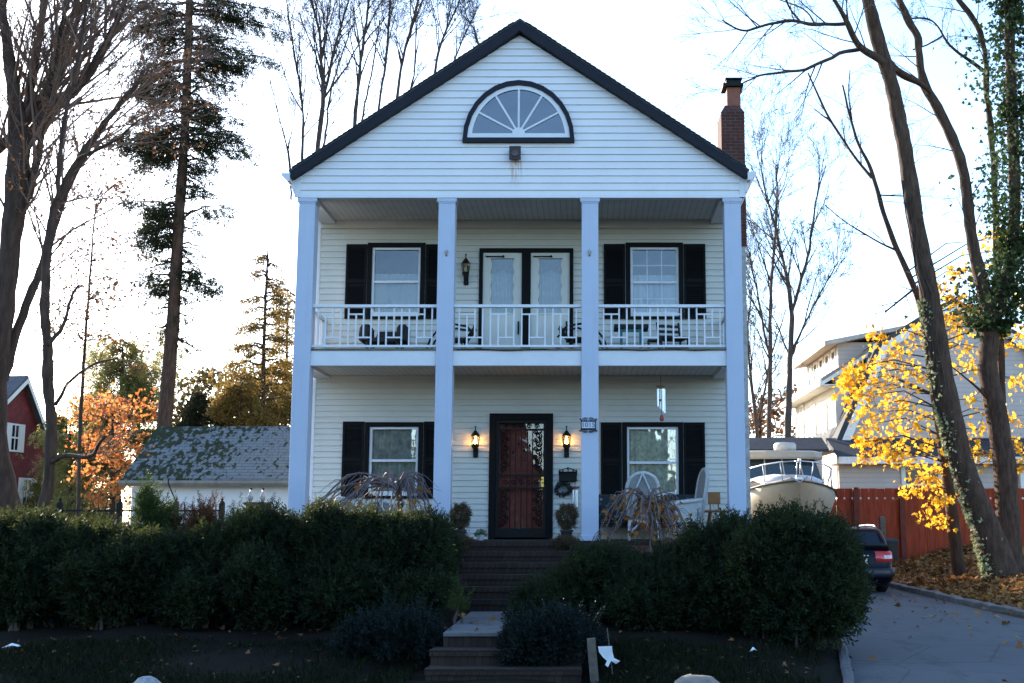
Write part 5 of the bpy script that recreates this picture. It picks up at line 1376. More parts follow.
# ------------------------------------------------------------------ cabin cruiser on its trailer, bow to the street
def boat():
    Yb = 12.2
    bow = at(800, 480.5, Yb); gun = at(848, 496.5, Yb+2.0)
    hb = 1.33; zk = .85
    T = thing('cabin_cruiser', 'cream cabin cruiser boat on a trailer with its bow facing forward', 'boat', (bow.x-.04, Yb, gz(5.4, 13)))
    x0 = bow.x-.04
    kb = dict(fix=True)
    zg0, zg1 = bow.z, gun.z
    st = [(0,.03,zg0,zg0-.10,.04), (.25,.38,zg0-.03,zg0-.55,.22), (.7,.78,zg0-.10,1.35,.50), (1.3,1.12,zg0-.20,1.05,.85), (2.0,1.30,zg1+.04,.95,1.10), (3.2,hb,zg1,.9,1.18), (6.5,1.28,zg1-.02,.9,1.15)]
    st = [(y, hw*1.09, zg, zke, hc*.92) for y, hw, zg, zke, hc in st]
    rings = []
    for y, hw, zg, zke, hc in st:
        zch = zke+(zg-zke)*.32
        rings.append([(x0+sx*w, Yb+y, z) for sx, w, z in ((1,0,zke),(1,hc*.55,zke+(zch-zke)*.55),(1,hc,zch),(1,(hc+hw)/2+.02,(zch+zg)/2),(1,hw,zg),(1,hw*.92,zg+.05),(1,hw*.5,zg+.11),(1,0,zg+.13),(-1,hw*.5,zg+.11),(-1,hw*.92,zg+.05),(-1,hw,zg),(-1,(hc+hw)/2+.02,(zch+zg)/2),(-1,hc,zch),(-1,hc*.55,zke+(zch-zke)*.55))])
    m = MB(); m.rings(rings); m.build('hull', M['gelcoat'], T, smooth=True, **kb)
    m = MB()
    for s in (-1, 1): m.tube([(x0+s*(hw+.012), Yb+y-.01, zg-.01) for y, hw, zg, a, b in st], .024, 6)
    m.build('rub_rail', plain('dark_rub_rail', (.10,.09,.08), .5), T, smooth=True)
    # foredeck trunk, covered with rumpled canvas
    m = MB(); rng = random.Random(1)
    def dk(y, w, z): return [(x0+w*math.cos(math.pi*k/8), Yb+y, z+.20*math.sin(math.pi*k/8)+.03*math.sin(k*2.3+y*5)) for k in range(9)]
    m.rings([dk(.75,.5,zg0-.02), dk(1.2,.82,zg0-.03), dk(1.7,1.0,zg0+.02), dk(2.4,1.08,zg0+.03)], close=False); m.build('deck_cover', M['canvas'], T, smooth=True, **kb)
    # windscreen and hardtop
    zw0, zw1 = Z_(480, Yb+2.6), Z_(459.5, Yb+3.2)
    m = MB(); a = [(-1.12,2.35),(-.55,2.15),(0,2.1),(.55,2.15),(1.12,2.35),(1.2,4.2)]; b = [(-1.0,2.95),(-.5,2.8),(0,2.76),(.5,2.8),(1.0,2.95),(1.12,4.2)]
    m.ribbon([(x0+x, Yb+y, zw0-.08) for x, y in [(-1.2,4.2)]+a], [(x0+x, Yb+y, zw1) for x, y in [(-1.12,4.2)]+b]); m.build('windscreen', plain('dark_green_screen', (.02,.035,.035), .08, .1, 2, spec=.9), T)
    m = MB()
    for (xa, ya), (xb, yb) in zip([(-1.2,4.2)]+a, [(-1.12,4.2)]+b): m.tube([(x0+xa, Yb+ya-.015, zw0-.09), (x0+xb, Yb+yb-.015, zw1)], .022, 5)
    m.tube([(x0+x, Yb+y-.015, zw0-.08) for x, y in [(-1.2,4.2)]+a], .03, 5); m.build('screen_frame', M['gelcoat'], T)
    m = MB(); rx0 = X_(740, 455, Yb+3), X_(833, 455, Yb+3)
    hwr = min(1.25, rx0[1]-x0)
    zr0, zr1 = Z_(459.5, Yb+3), Z_(452.5, Yb+3)
    m.rings([[(x0+x*f, Yb+(y if y > 3 else y+(1-f)), z) for x, y in ((-hwr,3.0),(-hwr*.8,2.72),(-hwr*.4,2.6),(hwr*.4,2.6),(hwr*.8,2.72),(hwr,3.0),(hwr,5.2),(-hwr,5.2))] for z, f in ((zr0,.98),(zr0+.06,1.0),(zr1,.97),(zr1+.05,.85))]); m.build('hardtop', M['gelcoat'], T, bevel=.0, **kb)
    m = MB(); q = at(785, 450, Yb+3.4); m.lathe([(.22,0),(.32,.03),(.335,.10),(.33,.20),(.28,.255),(.10,.27)], (q.x, Yb+3.4, zr1+.05), 20); m.build('radar_dome', plain('white_radome', (.50,.48,.43), .4), T, smooth=True)
    # pulpit rail
    m = MB(); zr = Z_(461.5, Yb+.1)
    rail = lambda s: [(x0+s*x, Yb+y, z) for x, y, z in ((.10,-.1,zr),(.45,.2,zr-.01),(.85,.7,zr-.06),(1.15,1.3,zr-.14),(1.27,2.0,zr-.24),(1.29,2.5,zr-.42),(1.28,2.7,zg1+.05))]
    for s in (-1, 1):
        r_ = rail(s); m.tube(r_, .019, 6)
        for k, (y, hw, zg, _, __) in zip((1,2,3,4), st[1:5]): m.tube([r_[k], (x0+s*hw*.93, Yb+y, zg+.03)], .014, 5)
    m.tube([rail(-1)[0], (x0, Yb-.16, zr), rail(1)[0]], .019, 6); m.tube([(x0+.05,Yb-.12,zr),(x0+.04,Yb+.05,zg0)], .015, 5); m.tube([(x0-.05,Yb-.12,zr),(x0-.04,Yb+.05,zg0)], .015, 5)
    m.build('pulpit_rail', M['steel'], T, smooth=True)
    m = MB(); m.box(x0-.09, x0+.09, Yb-.22, Yb+.4, zg0+.02, zg0+.09); m.tube([(x0-.22,Yb-.1,zg0+.10),(x0,Yb-.24,zg0-.06),(x0+.22,Yb-.1,zg0+.10)], .03, 6); m.tube([(x0,Yb-.24,zg0-.06),(x0,Yb+.3,zg0+.12)], .025, 6); m.build('anchor', M['steel'], T)
    m = MB(); m.lathe([(.012,0),(.045,.01),(.05,.05),(.045,.09),(.012,.10)], (x0+.02, Yb-.12, zr-.03), 10); m.build('bow_light', M['chrome'], T)
    zt = gz(5.4, 13)
    m = MB()
    for s in (-1, 1): m.bar((x0+s*.75, Yb+.6, zt+.55), (x0+s*.95, Yb+6, zt+.55), .1, .12); m.bar((x0+s*.75, Yb+.6, zt+.55), (x0, Yb-.6, zt+.5), .1, .12); m.box(x0+s*.7-.06, x0+s*.7+.06, Yb+2, Yb+5.5, zt+.62, zt+1.05)
    for y in (2.2, 4.6): m.bar((x0-.9, Yb+y, zt+.55), (x0+.9, Yb+y, zt+.55), .1, .1)
    m.build('trailer_frame', plain('galvanised_frame', (.25,.25,.26), .5), T)
    for s in (-1, 1):
        for y in (3.6, 4.4):
            m = MB(); m.lathe([(.2,-.1),(.3,-.09),(.32,0),(.3,.09),(.2,.1)], (0,0,0), 18); m.v = [(x0+s*1.15+v[2], Yb+y+v[0], zt+.32+v[1]) for v in m.v]; m.build('trailer_wheel', M['rubber'], T, **kb)
boat()

# ------------------------------------------------------------------ vegetation
def rvec(rng): return Vector((rng.gauss(0,1), rng.gauss(0,1), rng.gauss(0,1)))
def grow(mb, p, d, L, r, lvl, rng, S, tips):
    """one branch and its children; S: wob, up, kids per level, ratio, angle, sides"""
    n = max(3, min(9, int(L/S.get('seg', .45))+1))
    pts, rad = [Vector(p)], [r]; d = Vector(d).normalized(); dirs = [d]
    for i in range(n):
        d = (d + rvec(rng)*S['wob'] + Vector((S.get('lean',0), 0, S['up']))).normalized()
        pts.append(pts[-1]+d*(L/n)); dirs.append(d); rad.append(max(S.get('rmin',.004), r*(1-.72*(i+1)/n)))
    mb.tube(pts, rad, 6 if r > .05 else (4 if r > .015 else 3), cap=False)
    tips.append((pts, dirs, lvl))
    if lvl > 0:
        kids = S['kids'][lvl-1]
        for k in range(kids):
            t = .22+.78*(k+rng.random())/kids; i = min(n-1, int(t*n)); f = t*n-i
            q = pts[i].lerp(pts[i+1], f); dd = dirs[i+1]
            ax = dd.cross(rvec(rng)).normalized()
            nd = Quaternion(ax, R(S['ang']+rng.uniform(-14, 14))) @ dd
            grow(mb, q, nd, L*S['ratio']*(1.15-.55*t)*rng.uniform(.75,1.2), max(S.get('rmin',.004), rad[i]*S.get('rr',.5)), lvl-1, rng, S, tips)
def limb(path, Y, dY=0.0):
    n = len(path); pts, rad = [], []
    for i, (px, py, w) in enumerate(path):
        y = Y+dY*i/max(1, n-1); pts.append(at(px, py, y)); rad.append(w*.46*mpp(y))
    # soften the polyline
    for _ in range(2):
        a, b = [pts[0]], [rad[0]]
        for i in range(len(pts)-1):
            a += [pts[i].lerp(pts[i+1], .25), pts[i].lerp(pts[i+1], .75)]; b += [rad[i]*.75+rad[i+1]*.25, rad[i]*.25+rad[i+1]*.75]
        a.append(pts[-1]); b.append(rad[-1]); pts, rad = a, b
    return pts, rad
def roughen(m, amt, f=3.0):
    m.v = [(x+amt*math.sin(z*f+y*7)*math.sin(z*f*2.3+x*9), y+amt*math.cos(z*f*1.3+x*8), z) for x, y, z in m.v]
def px_tree(name, label, group, Y, limbs, barkm, S, seed, twigs=(), trunk_sides=10, cat='tree', twigm=None, extend=None):
    """limbs traced at their own distance; twigs: (limb index, t0, t1, count, length, level, angle, up-lean)"""
    rng = random.Random(seed)
    built = [limb(l[0], Y, l[1]) for l in limbs]
    base = built[0][0][0]
    T = thing(name, label, cat, (base.x, base.y, min(base.z, gz(base.x, base.y))), 0, group)
    m = MB()
    for i, (pts, rad) in enumerate(built): m.tube(pts, rad, trunk_sides if i == 0 else 7, cap=True)
    roughen(m, .022, 4)
    m.build('trunk', barkm, T, smooth=True)
    tips = []; m = MB()
    for li, t0, t1, cnt, L, lvl, ang, up in twigs:
        pts, rad = built[li]; n = len(pts)-1
        for k in range(cnt):
            t = t0+(t1-t0)*(k+rng.random())/cnt; i = min(n-1, int(t*n)); q = pts[i].lerp(pts[i+1], t*n-i); d = (pts[i+1]-pts[i]).normalized()
            ax = d.cross(rvec(rng)).normalized(); nd = Quaternion(ax, R(ang+rng.uniform(-15,15))) @ d
            nd = (nd+Vector((0,0,up))).normalized()
            grow(m, q, nd, L*rng.uniform(.6,1.2), min(rad[i]*.55, L*.014), lvl, rng, S, tips)
    if m.v: m.build('branches', twigm or M['twig'], T)
    return T, tips, built
def tip_points(tips, per, rng, maxlvl=0, spread=.05):
    c, d = [], []
    for pts, dirs, lvl in tips:
        if lvl > maxlvl: continue
        for _ in range(per):
            t = rng.random()*(len(pts)-1); i = int(t); q = pts[i].lerp(pts[min(i+1,len(pts)-1)], t-i)
            c.append(tuple(q+rvec(rng)*spread)); d.append(tuple(dirs[i]+rvec(rng)*.6))
    return np.array(c), np.array(d)
BARE = dict(wob=.10, up=.05, kids=[5,5,5], ratio=.5, ang=38, rmin=.005)
UPR = dict(wob=.08, up=.10, kids=[6,5,4], ratio=.48, ang=30, rmin=.006)

# --- bare trees at the left edge
S1 = dict(wob=.085, up=.045, kids=[5,5,4], ratio=.54, ang=32, rmin=.0045, lean=.02)
Tt, tips, _ = px_tree('bare_tree', 'large dark many limbed tree at far left edge with thick trunk', 'bare trees left of the house', 8.0, [
    ([(14,545,34),(6,500,26),(-4,440,21),(-3,380,20),(6,300,21),(12,230,22),(18,170,25),(20,140,24),(14,90,15),(6,40,11),(0,-20,8)], -.4),
    ([(16,165,15),(35,128,14),(57,105,13),(83,83,11),(105,48,9),(121,13,6),(133,-20,4)], -1.2),
    ([(20,140,14),(30,95,10),(38,50,8),(44,0,6),(50,-40,4)], .8),
    ([(12,230,10),(28,200,9),(40,150,8),(46,100,7),(58,50,6),(66,0,5),(72,-30,3)], -.8),
    ([(4,380,11),(14,340,10),(28,300,10),(42,268,9),(52,235,8),(66,190,7),(88,150,5),(112,115,4),(150,70,2)], 1.0),
    ([(35,128,8),(55,90,7),(70,45,6),(84,0,5),(92,-30,3)], -.5),
    ([(-25,165,13),(0,148,12),(28,120,11),(45,95,9),(62,50,7),(78,0,5)], .8),
    ], M['bark_dark'], S1, 11, [(0,.5,1,16,3.0,3,40,.3),(1,.12,1,26,3.0,3,42,.4),(2,.15,1,18,3.0,3,38,.3),(3,.1,1,20,2.8,3,38,.35),(4,.3,1,24,2.4,3,40,.35),(5,.1,1,16,2.8,3,36,.35),(6,.2,1,18,2.8,3,36,.4)], twigm=M['lit_twig'])
rng = random.Random(5); c, d = tip_points(random.Random(2).sample(tips, min(len(tips), 700)), 1, rng, 1, .08)
np_mesh('leaves', M['brownleaf'], *scatter(MAPLE, c, d, np.random.RandomState(1).uniform(.035,.075,len(c)), seed=3), parent=Tt)
Tt, tips, _ = px_tree('bare_tree', 'slim dark tree with crooked trunk left of the mossy garage', 'bare trees left of the house', 6.2, [
    ([(40,540,15),(45.5,499,13),(51,464,12),(51,408,12),(47,369,11),(47.5,341,11),(44,300,10),(47.5,250,10),(51,220,9),(60,192,8),(78,160,7),(101,127,6),(125,98,5),(146,70,3)], .6),
    ([(58,200,6),(60,150,5),(68,100,4.5),(80,50,4),(86,5,3),(90,-20,2)], -.5),
    ([(56,405,4),(66,385,3.5),(80,372,3),(98,362,2.5),(118,358,2)], -.6),
    ([(53,462,6),(62,455,5),(75,456,5),(88,458,4.5),(97,450,4),(104,436,3)], -.8),
    ([(48,345,6),(62,330,4),(70,300,3.5),(78,285,2.5)], .7),
    ([(78,160,5),(95,150,4),(118,140,3),(140,118,2)], -.6),
    ], M['bark_dark'], dict(S1, up=.02), 12, [(0,.55,1,12,1.8,2,45,.1),(1,.1,1,12,1.8,2,40,.2),(2,.2,1,6,1.0,1,45,.1),(3,.3,1,6,.9,1,45,.1),(4,.2,1,7,1.1,1,45,.1),(5,.2,1,8,1.4,1,45,.1)], twigm=M['lit_twig'])
c, d = tip_points(tips, 2, rng, 1, .08)
np_mesh('leaves', M['brownleaf'], *scatter(MAPLE, c, d, np.random.RandomState(1).uniform(.04,.085,len(c)), seed=3), parent=Tt)

# --- the tall spruce behind the garage
def conifer(label, name, group, Y, path, branches, mat, tmpl, barkm, seed, size=.34, hang=.5, dens=1.0, extra=()):
    rng = random.Random(seed); nr = np.random.RandomState(seed)
    pts, rad = limb(path, Y)
    T = thing(name, label, 'tree', (pts[0].x, Y, gz(pts[0].x, Y)), 0, group)
    m = MB(); m.tube([Vector((pts[0].x, Y, 0))]+pts, [rad[0]*1.05]+rad, 10); roughen(m, .012); m.build('trunk', barkm, T, smooth=True)
    mb = MB(); C, D, Z = [], [], []
    for (py, reach, drop, dn) in branches:
        # where the trunk is at this height
        zz = Z_(py, Y); q = min(pts, key=lambda p: abs(p.z-zz)); az0 = 0 if reach > 0 else math.pi
        L = abs(reach)*mpp(Y)
        az = az0+rng.uniform(-.5,.5); n = 8
        dirv = Vector((math.cos(az), math.sin(az), 0))
        P = []
        for i in range(n+1):
            t = i/n; P.append(Vector((q.x,q.y,zz))+dirv*L*t+Vector((rng.gauss(0,.03),rng.gauss(0,.05),-drop*mpp(Y)*t*(1.5-.5*t)+rng.gauss(0,.03)+.10*math.sin(t*3))))
        mb.tube(P, [max(.012,.045*(1-.75*i/n)) for i in range(n+1)], 5, cap=False)
        cnt = int(dn*dens*L*60)
        for _ in range(cnt):
            t = .12+.88*rng.random()**.75; i = min(n-1,int(t*n)); b = P[i].lerp(P[i+1], t*n-i)
            wd = (.18+.30*math.sin(math.pi*min(1,t*1.05)))*min(1.0, L/2)
            side = Vector((-dirv.y, dirv.x, 0))*rng.gauss(0, wd*1.2)
            b = b+side+dirv*rng.gauss(0,.12)+Vector((0,0,-abs(side.length)*.25-abs(rng.gauss(0,.12))*hang))
            C.append(tuple(b)); D.append(tuple(dirv*.55+side*.6+Vector((0,0,-hang*rng.uniform(.1,1.3)))+rvec(rng)*.35)); Z.append(size*rng.uniform(.6,1.25))
    for a, b, w in extra: mb.tube([tuple(at(x,y,Y)) for x,y in a], [b*.5*mpp(Y)]*len(a), 5)
    mb.build('limbs', barkm, T)
    np_mesh('needles', mat, *scatter(tmpl, C, D, Z, seed=seed), parent=T)
    return T
brs = []
rr = random.Random(21)
for py, reach, drop, dn in [(4,-58,6,1.2),(-6,92,10,1.2),(8,78,4,1.1),(14,100,2,1),(20,-50,12,1.2),(28,40,8,1),(36,-46,10,1.2),(40,62,-4,1),(47,88,6,1),(58,-44,14,1.3),(62,64,4,1.1),(66,30,10,1.1),(74,-52,10,1.4),(70,55,-6,.9),(84,-46,12,1.3),(92,28,12,1.2),(100,32,8,1.1),(110,26,4,1.),(118,58,-2,.9),(126,-30,6,.8),(128,-50,8,1.5),(138,-72,2,1.4),(142,-58,14,1.5),(140,32,4,1),(150,-36,12,1.3),(156,30,8,1.1),(168,24,6,1),(176,-16,6,.7),(186,18,8,1),(206,-52,0,1.2),(212,-44,12,1.3),(218,60,-8,.9),(232,-30,10,1.1),(226,-56,4,.8),(246,26,8,.5),(262,-34,8,.5),(272,38,6,1.3),(276,-36,4,1.3),(280,46,8,1.1),(284,-30,6,1),(290,20,6,.7),(322,-22,10,.25),(345,24,-8,.25),(338,30,14,.2)]:
    brs.append((py, reach, drop, dn*.55)); brs.append((py+rr.uniform(-4,4), reach*rr.uniform(.45,.8), drop+rr.uniform(-4,6), dn*.5))
for k in range(80): brs.append((rr.uniform(-5,335), rr.choice((-1,1))*rr.uniform(8,38), rr.uniform(0,12), .35 if k % 2 else .12))
for k in range(34): brs.append((rr.uniform(-5,170), rr.choice((-1,1))*rr.uniform(35,80), rr.uniform(0,16), .45))
conifer('tall dark spruce with bare lower trunk behind the mossy garage', 'spruce_tree', None, 18.5,
        [(163,470,18),(164,430,16.5),(169,370,15.5),(174,310,14),(177,250,13),(181,190,11.5),(185,130,10),(187,80,10),(189,30,9),(190,-30,8),(191,-80,5)],
        brs, M['spruce'], SPRUCE, M['bark_brown'], 5, .28, .8, 1.6)
def auto_brs(y0, y1, r0, r1, n, drop, dn, seed):
    q = random.Random(seed); o = []
    for k in range(n):
        t = (k+q.random())/n; py = y0+(y1-y0)*t; o.append((py, q.choice((-1,1))*(r0+(r1-r0)*t)*q.uniform(.55,1.1), drop*q.uniform(.2,1.3), dn*q.uniform(.6,1.3)))
    return o
LG = 'thin golden conifers behind the garage'
conifer('thin golden green conifer right of the spruce trunk, tallest of its kind', 'larch_tree', LG, 23, [(262,450,5),(263,400,5),(264,340,4),(266,290,3),(268,250,2)], auto_brs(256,420,9,42,40,2,1.3,3), M['larch'], LARCH, M['bark_brown'], 6, .40, .3)
conifer('slender sparse golden conifer close to the left house column', 'larch_tree', LG, 26, [(286,450,4),(286,400,3.5),(287,340,3),(288,300,2)], auto_brs(290,430,10,30,28,2,1.2,4), M['larch'], LARCH, M['bark_brown'], 7, .42, .3)
conifer('broad low golden conifer above the garage ridge', 'larch_tree', LG, 22, [(236,460,6),(238,430,5),(240,400,4),(241,388,2)], auto_brs(386,440,12,40,34,0,1.7,5), M['larch'], LARCH, M['bark_brown'], 8, .38, .3)
conifer('short dark golden conifer beside the foot of the spruce', 'larch_tree', LG, 23.5, [(205,460,5),(205,430,4),(205,398,2)], auto_brs(396,440,8,32,24,0,1.6,15), M['spruce'], LARCH, M['bark_brown'], 9, .38, .3)
conifer('pale green pine left of the spruce, above the orange tree', 'pine_tree', None, 30, [(118,520,6),(119,430,5),(122,380,4),(123,345,2)], auto_brs(338,470,8,56,46,3,.75,6), M['palegreen'], SPRUCE, M['bark_brown'], 10, .50, .2)
conifer('hazy pale green conifer between brick house and orange tree', 'pine_tree', None, 36, [(66,520,5),(66,470,4),(67,425,2)], auto_brs(418,520,8,32,50,1,1.7,7), M['palegreen'], SPRUCE, M['bark_brown'], 12, .50, .3)

q = random.Random(77)
def cluster_tree(name, label, Y, trunk, clusters, mat, tmpl, size, per, barkm, seed, dY=1.5, group=None, twigr=.012):
    rng = random.Random(seed)
    pts, rad = limb(trunk, Y)
    T = thing(name, label, 'tree', (pts[0].x, Y, gz(pts[0].x, Y)), 0, group)
    m = MB(); m.tube(pts, rad, 9); roughen(m, .01); m.build('trunk', barkm, T, smooth=True)
    mb = MB(); C, D, Z = [], [], []
    for px, py, r in clusters:
        y = Y+rng.uniform(-dY, dY); c = at(px, py, y); rm = r*mpp(Y)
        q = min(pts, key=lambda p: (p-c).length+max(0, p.z-c.z)*.6)
        mid = q.lerp(c, .5)+Vector((rng.gauss(0,.1), rng.gauss(0,.1), .12*(c-q).length))
        mb.tube([q, mid, c], [twigr*2, twigr*1.4, twigr*.6], 4, cap=False)
        for _ in range(5):
            e = c+rvec(rng)*rm*.55; mb.tube([mid.lerp(c, rng.uniform(.5,1)), c.lerp(e,.5)+rvec(rng)*.03, e], [twigr*.7, twigr*.5, twigr*.35], 3, cap=False)
        for _ in range(int(per*rng.uniform(.6,1.3))):
            o = rvec(rng); o = Vector((o.x*.55, o.y*.6, o.z*.40))*rm
            C.append(tuple(c+o)); dd = rvec(rng)*.6+Vector((0,0,-.6)); D.append(tuple(dd)); Z.append(size*rng.uniform(.6,1.3))
    mb.build('branches', M['twig'], T)
    np_mesh('leaves', mat, *scatter(tmpl, C, D, Z, seed=seed), parent=T)
    return T
q = random.Random(9)
cl = []
for k in range(80):
    x = q.gauss(110, 24); y = q.uniform(398, 512); 
    if 70 < x < 158 and q.random() < .85: cl.append((x, y, q.uniform(8,17)))
cluster_tree('orange_maple', 'bright orange red autumn tree standing left of the mossy garage', 24, [(112,530,7),(113,480,6),(112,440,4),(113,405,2)], cl, M['orange'], MAPLE, .135, 44, M['bark_dark'], 31, 2.0)

q = random.Random(78)
def fill(x0, x1, y0, y1, n, r0, r1): return [(q.uniform(x0,x1), y0+(y1-y0)*q.random()**.8, q.uniform(r0,r1)) for _ in range(n)]
cluster_tree('olive_tree', 'loose olive green tree between the slim dark tree and the spruce', 32, [(138,520,6),(138,440,5),(140,390,3),(142,352,2)], fill(88,182,338,440,70,9,17), M['palegreen'], SPRUCE, .34, 46, M['bark_dark'], 81, 2.5)
cluster_tree('golden_tree', 'loose golden leaved tree above the garage ridge beside the spruce', 27, [(222,460,6),(222,430,5),(224,395,3),(226,372,2)], fill(178,298,370,440,80,9,16), M['larch'], MAPLE, .17, 70, M['bark_dark'], 82, 2.5)
cluster_tree('yellow_green_tree', 'yellow green leafy tree beside the far brick house', 30, [(72,530,6),(72,490,5),(70,450,3),(70,425,2)], fill(46,112,415,515,60,9,15), M['palegreen'], SPRUCE, .34, 46, M['bark_dark'], 83, 2.5)
cluster_tree('rusty_tree', 'sparse rusty leaved tree behind the slim dark tree at left', 20, [(78,520,4),(80,420,4),(86,330,3),(92,250,2),(96,200,1.5)], fill(45,165,140,350,90,10,20), M['brownleaf'], MAPLE, .10, 26, M['bark_dark'], 84, 2.0, None, .007)
# --- bare trees behind the roof
GB = 'bare trees rising behind the house roof'
UP2 = dict(wob=.11, up=.07, kids=[4,5,5], ratio=.56, ang=35, rmin=.0048, seg=.6)
def roof_tree(label, limbs, tw, seed, Y=24, group=GB):
  limbs = [([(x, y, w*.72) for x, y, w in l], d) for l, d in limbs]; tw = [(a,b,c,int(n*1.25),L*1.05,3,g,u) for a,b,c,n,L,lv,g,u in tw]
  return px_tree('bare_tree', label, group, Y, limbs, M['bark_pale'], UP2, seed, tw, 7, twigm=M['bark_pale'])
roof_tree('forked bare tree rising behind the lower left slope of the roof', [
    ([(310,420,10),(312,260,9),(317,150,8),(324,97,7),(322,70,5.5),(319,24,4),(306,-12,3)], 0),
    ([(324,97,5),(332,60,4.5),(336,42,4),(349,0,3),(356,-30,2)], .6), ([(320,160,4),(327,130,3.5),(328,100,3),(340,60,2.5),(352,25,2)], -.6)],
    [(0,.45,1,14,3.2,2,28,.2),(1,.1,1,10,2.6,2,28,.2),(2,.2,1,7,2.2,2,28,.2)], 41)
roof_tree('slim bare tree left of the forked one, with thin twigs beside the eave', [
    ([(300,420,6),(301,260,5),(302,158,4.5),(304,118,4),(299,80,3.5),(294,53,3),(288,10,2)], 0), ([(291,200,3),(290,163,3),(284,135,2.5),(278,113,2),(270,80,1.5)], .5)],
    [(0,.4,1,12,2.6,2,28,.15),(1,.2,1,8,1.8,1,30,.15)], 42, 26)
roof_tree('straight bare tree rising behind the middle of the left roof slope', [
    ([(350,420,8),(352,240,7),(354,124,6),(358,90,5.5),(361,58,5),(366,25,4),(370,-10,3)], 0), ([(370,240,6),(374,150,5),(380,95,4),(386,63,4),(389,20,3),(391,-15,2)], .6), ([(358,140,3),(366,100,3),(374,60,2.5),(380,20,2)], -.8)],
    [(0,.5,1,12,2.6,2,27,.2),(1,.5,1,12,2.6,2,27,.2),(2,.2,1,7,2.0,2,28,.2)], 43, 25)
roof_tree('leaning bare tree behind the roof, closest to the gable peak of the row', [
    ([(390,420,7),(393,240,6),(396,97,5),(404,53,4.5),(413,20,4),(422,-12,3)], 0), ([(426,300,6),(430,150,5),(434,71,4),(441,42,4),(450,22,3),(462,-5,2)], .8), ([(404,110,3),(414,80,3),(416,45,2.5),(416,10,2)], -.5)],
    [(0,.5,1,13,2.4,2,27,.2),(1,.5,1,13,2.4,2,30,.2),(2,.2,1,7,1.8,2,28,.2)], 44, 27)
roof_tree('small bare tree whose twigs top the roof slope just left of the peak', [([(478,300,5),(480,140,4),(483,70,3.5),(478,40,3),(470,22,2)], 0), ([(440,300,5),(444,160,4),(448,80,3),(460,45,2.5),(476,12,1.5)], .8)],
    [(0,.55,1,10,1.5,2,35,.2),(1,.55,1,10,1.9,2,32,.2)], 45, 28)

# --- bare trees right of the house
GR = 'bare trees between the house and the neighbour'
roof_tree('tallest bare tree between chimney and neighbour house, forked high up', [
    ([(787,470,11),(788,430,10),(789.5,367,9),(793,310,7),(786,272,5),(776,230,4),(766,195,3),(760,165,2)], 0), ([(793,310,5),(801,280,4.5),(808.5,257,4),(812,225,3.5),(818,190,2.5),(826,165,1.5)], .6), ([(790,360,4),(806,320,3),(822,290,2.5),(838,262,2)], -.7)],
    [(0,.3,1,16,2.6,2,32,.2),(1,.1,1,10,2.0,2,32,.2),(2,.2,1,9,1.8,1,34,.2)], 46, 22, GR)
roof_tree('dark bare tree with straight stem just right of the end column', [
    ([(768.5,470,9),(768.5,440,8),(770.5,367,7),(770,295,5),(775,245,4),(778,200,3),(776,165,2)], 0), ([(770,360,4),(762,320,3.5),(756,285,3),(748,250,2)], .6)],
    [(0,.3,1,14,2.4,2,32,.2),(1,.1,1,9,1.9,2,32,.2)], 47, 24, GR)
roof_tree('low leaning bare tree close to the end column', [([(758,470,7),(757,428,6),(751,380,4.5),(747,330,3),(752,290,2)], 0), ([(757,428,4),(765,390,3),(772,350,2.5),(786,310,1.5)], .5)],
    [(0,.3,1,12,2.0,2,34,.15),(1,.1,1,10,1.8,2,34,.15)], 48, 26, GR)
q = random.Random(19)
cluster_tree('rusty_tree', 'low rusty brown tree behind the boat roof', 34, [(760,460,5),(760,420,4),(762,395,2)], [(q.uniform(742,815), q.uniform(392,448), q.uniform(8,13)) for k in range(34)], M['brownleaf'], MAPLE, .20, 20, M['bark_dark'], 32, 2)

# --- big trunks at the right
SR = dict(wob=.10, up=.02, kids=[5,5,4], ratio=.5, ang=42, rmin=.004)
T1, tips, b1 = px_tree('leaning_tree', 'tall leaning trunk with ivy edge and long limb toward the chimney', 'big bare trees on the leafy bank', 6.5, [
    ([(1008,600,44),(1001,568,36),(987,530,30),(974,498,27),(963,465,26),(952,425,26),(941,370,25),(934,320,23),(927,280,21),(916,225,19),(906,155,18),(899,120,17),(893,88,17),(879,45,16),(868,0,15),(858,-40,13)], 0),
    ([(895,72,9),(881,60,9),(861,49,8),(853,36,7),(848,24,6.5),(839,7,5),(828,-12,4)], -.6),
    ([(848,24,4.5),(832,24,4),(815,25,4.5),(797,21,4),(780,21,3.5),(755,28.5,3),(740,32,2.5),(722,20,1.5)], -1.2),
    ([(861,49,5),(842,52,4.5),(825,61,4),(802,71,3.5),(782,72,3),(762,75,2.5),(748,80,2),(738,86,1.5)], -1.0),
    ([(890,62,7),(897,70,8),(908,78,8),(922,84,8),(930,92,6)], .8),
    ([(800,20,2.5),(790,8,2),(784,-8,1.5)], -.2), ([(925,280,10),(920,268,12),(922,262,9)], 0),
    ([(815,25,2),(805,10,1.8),(790,3,1.5),(770,-4,1.2)], .2),
    ], M['bark_brown'], SR, 51, [(2,.2,1,12,1.3,2,45,.05),(3,.2,1,12,1.3,2,45,.0),(1,.3,1,8,1.2,2,45,.1),(0,.5,.8,12,.8,1,60,0),(5,.2,1,4,.8,1,40,.1),(7,.2,1,5,.7,1,40,.1)])
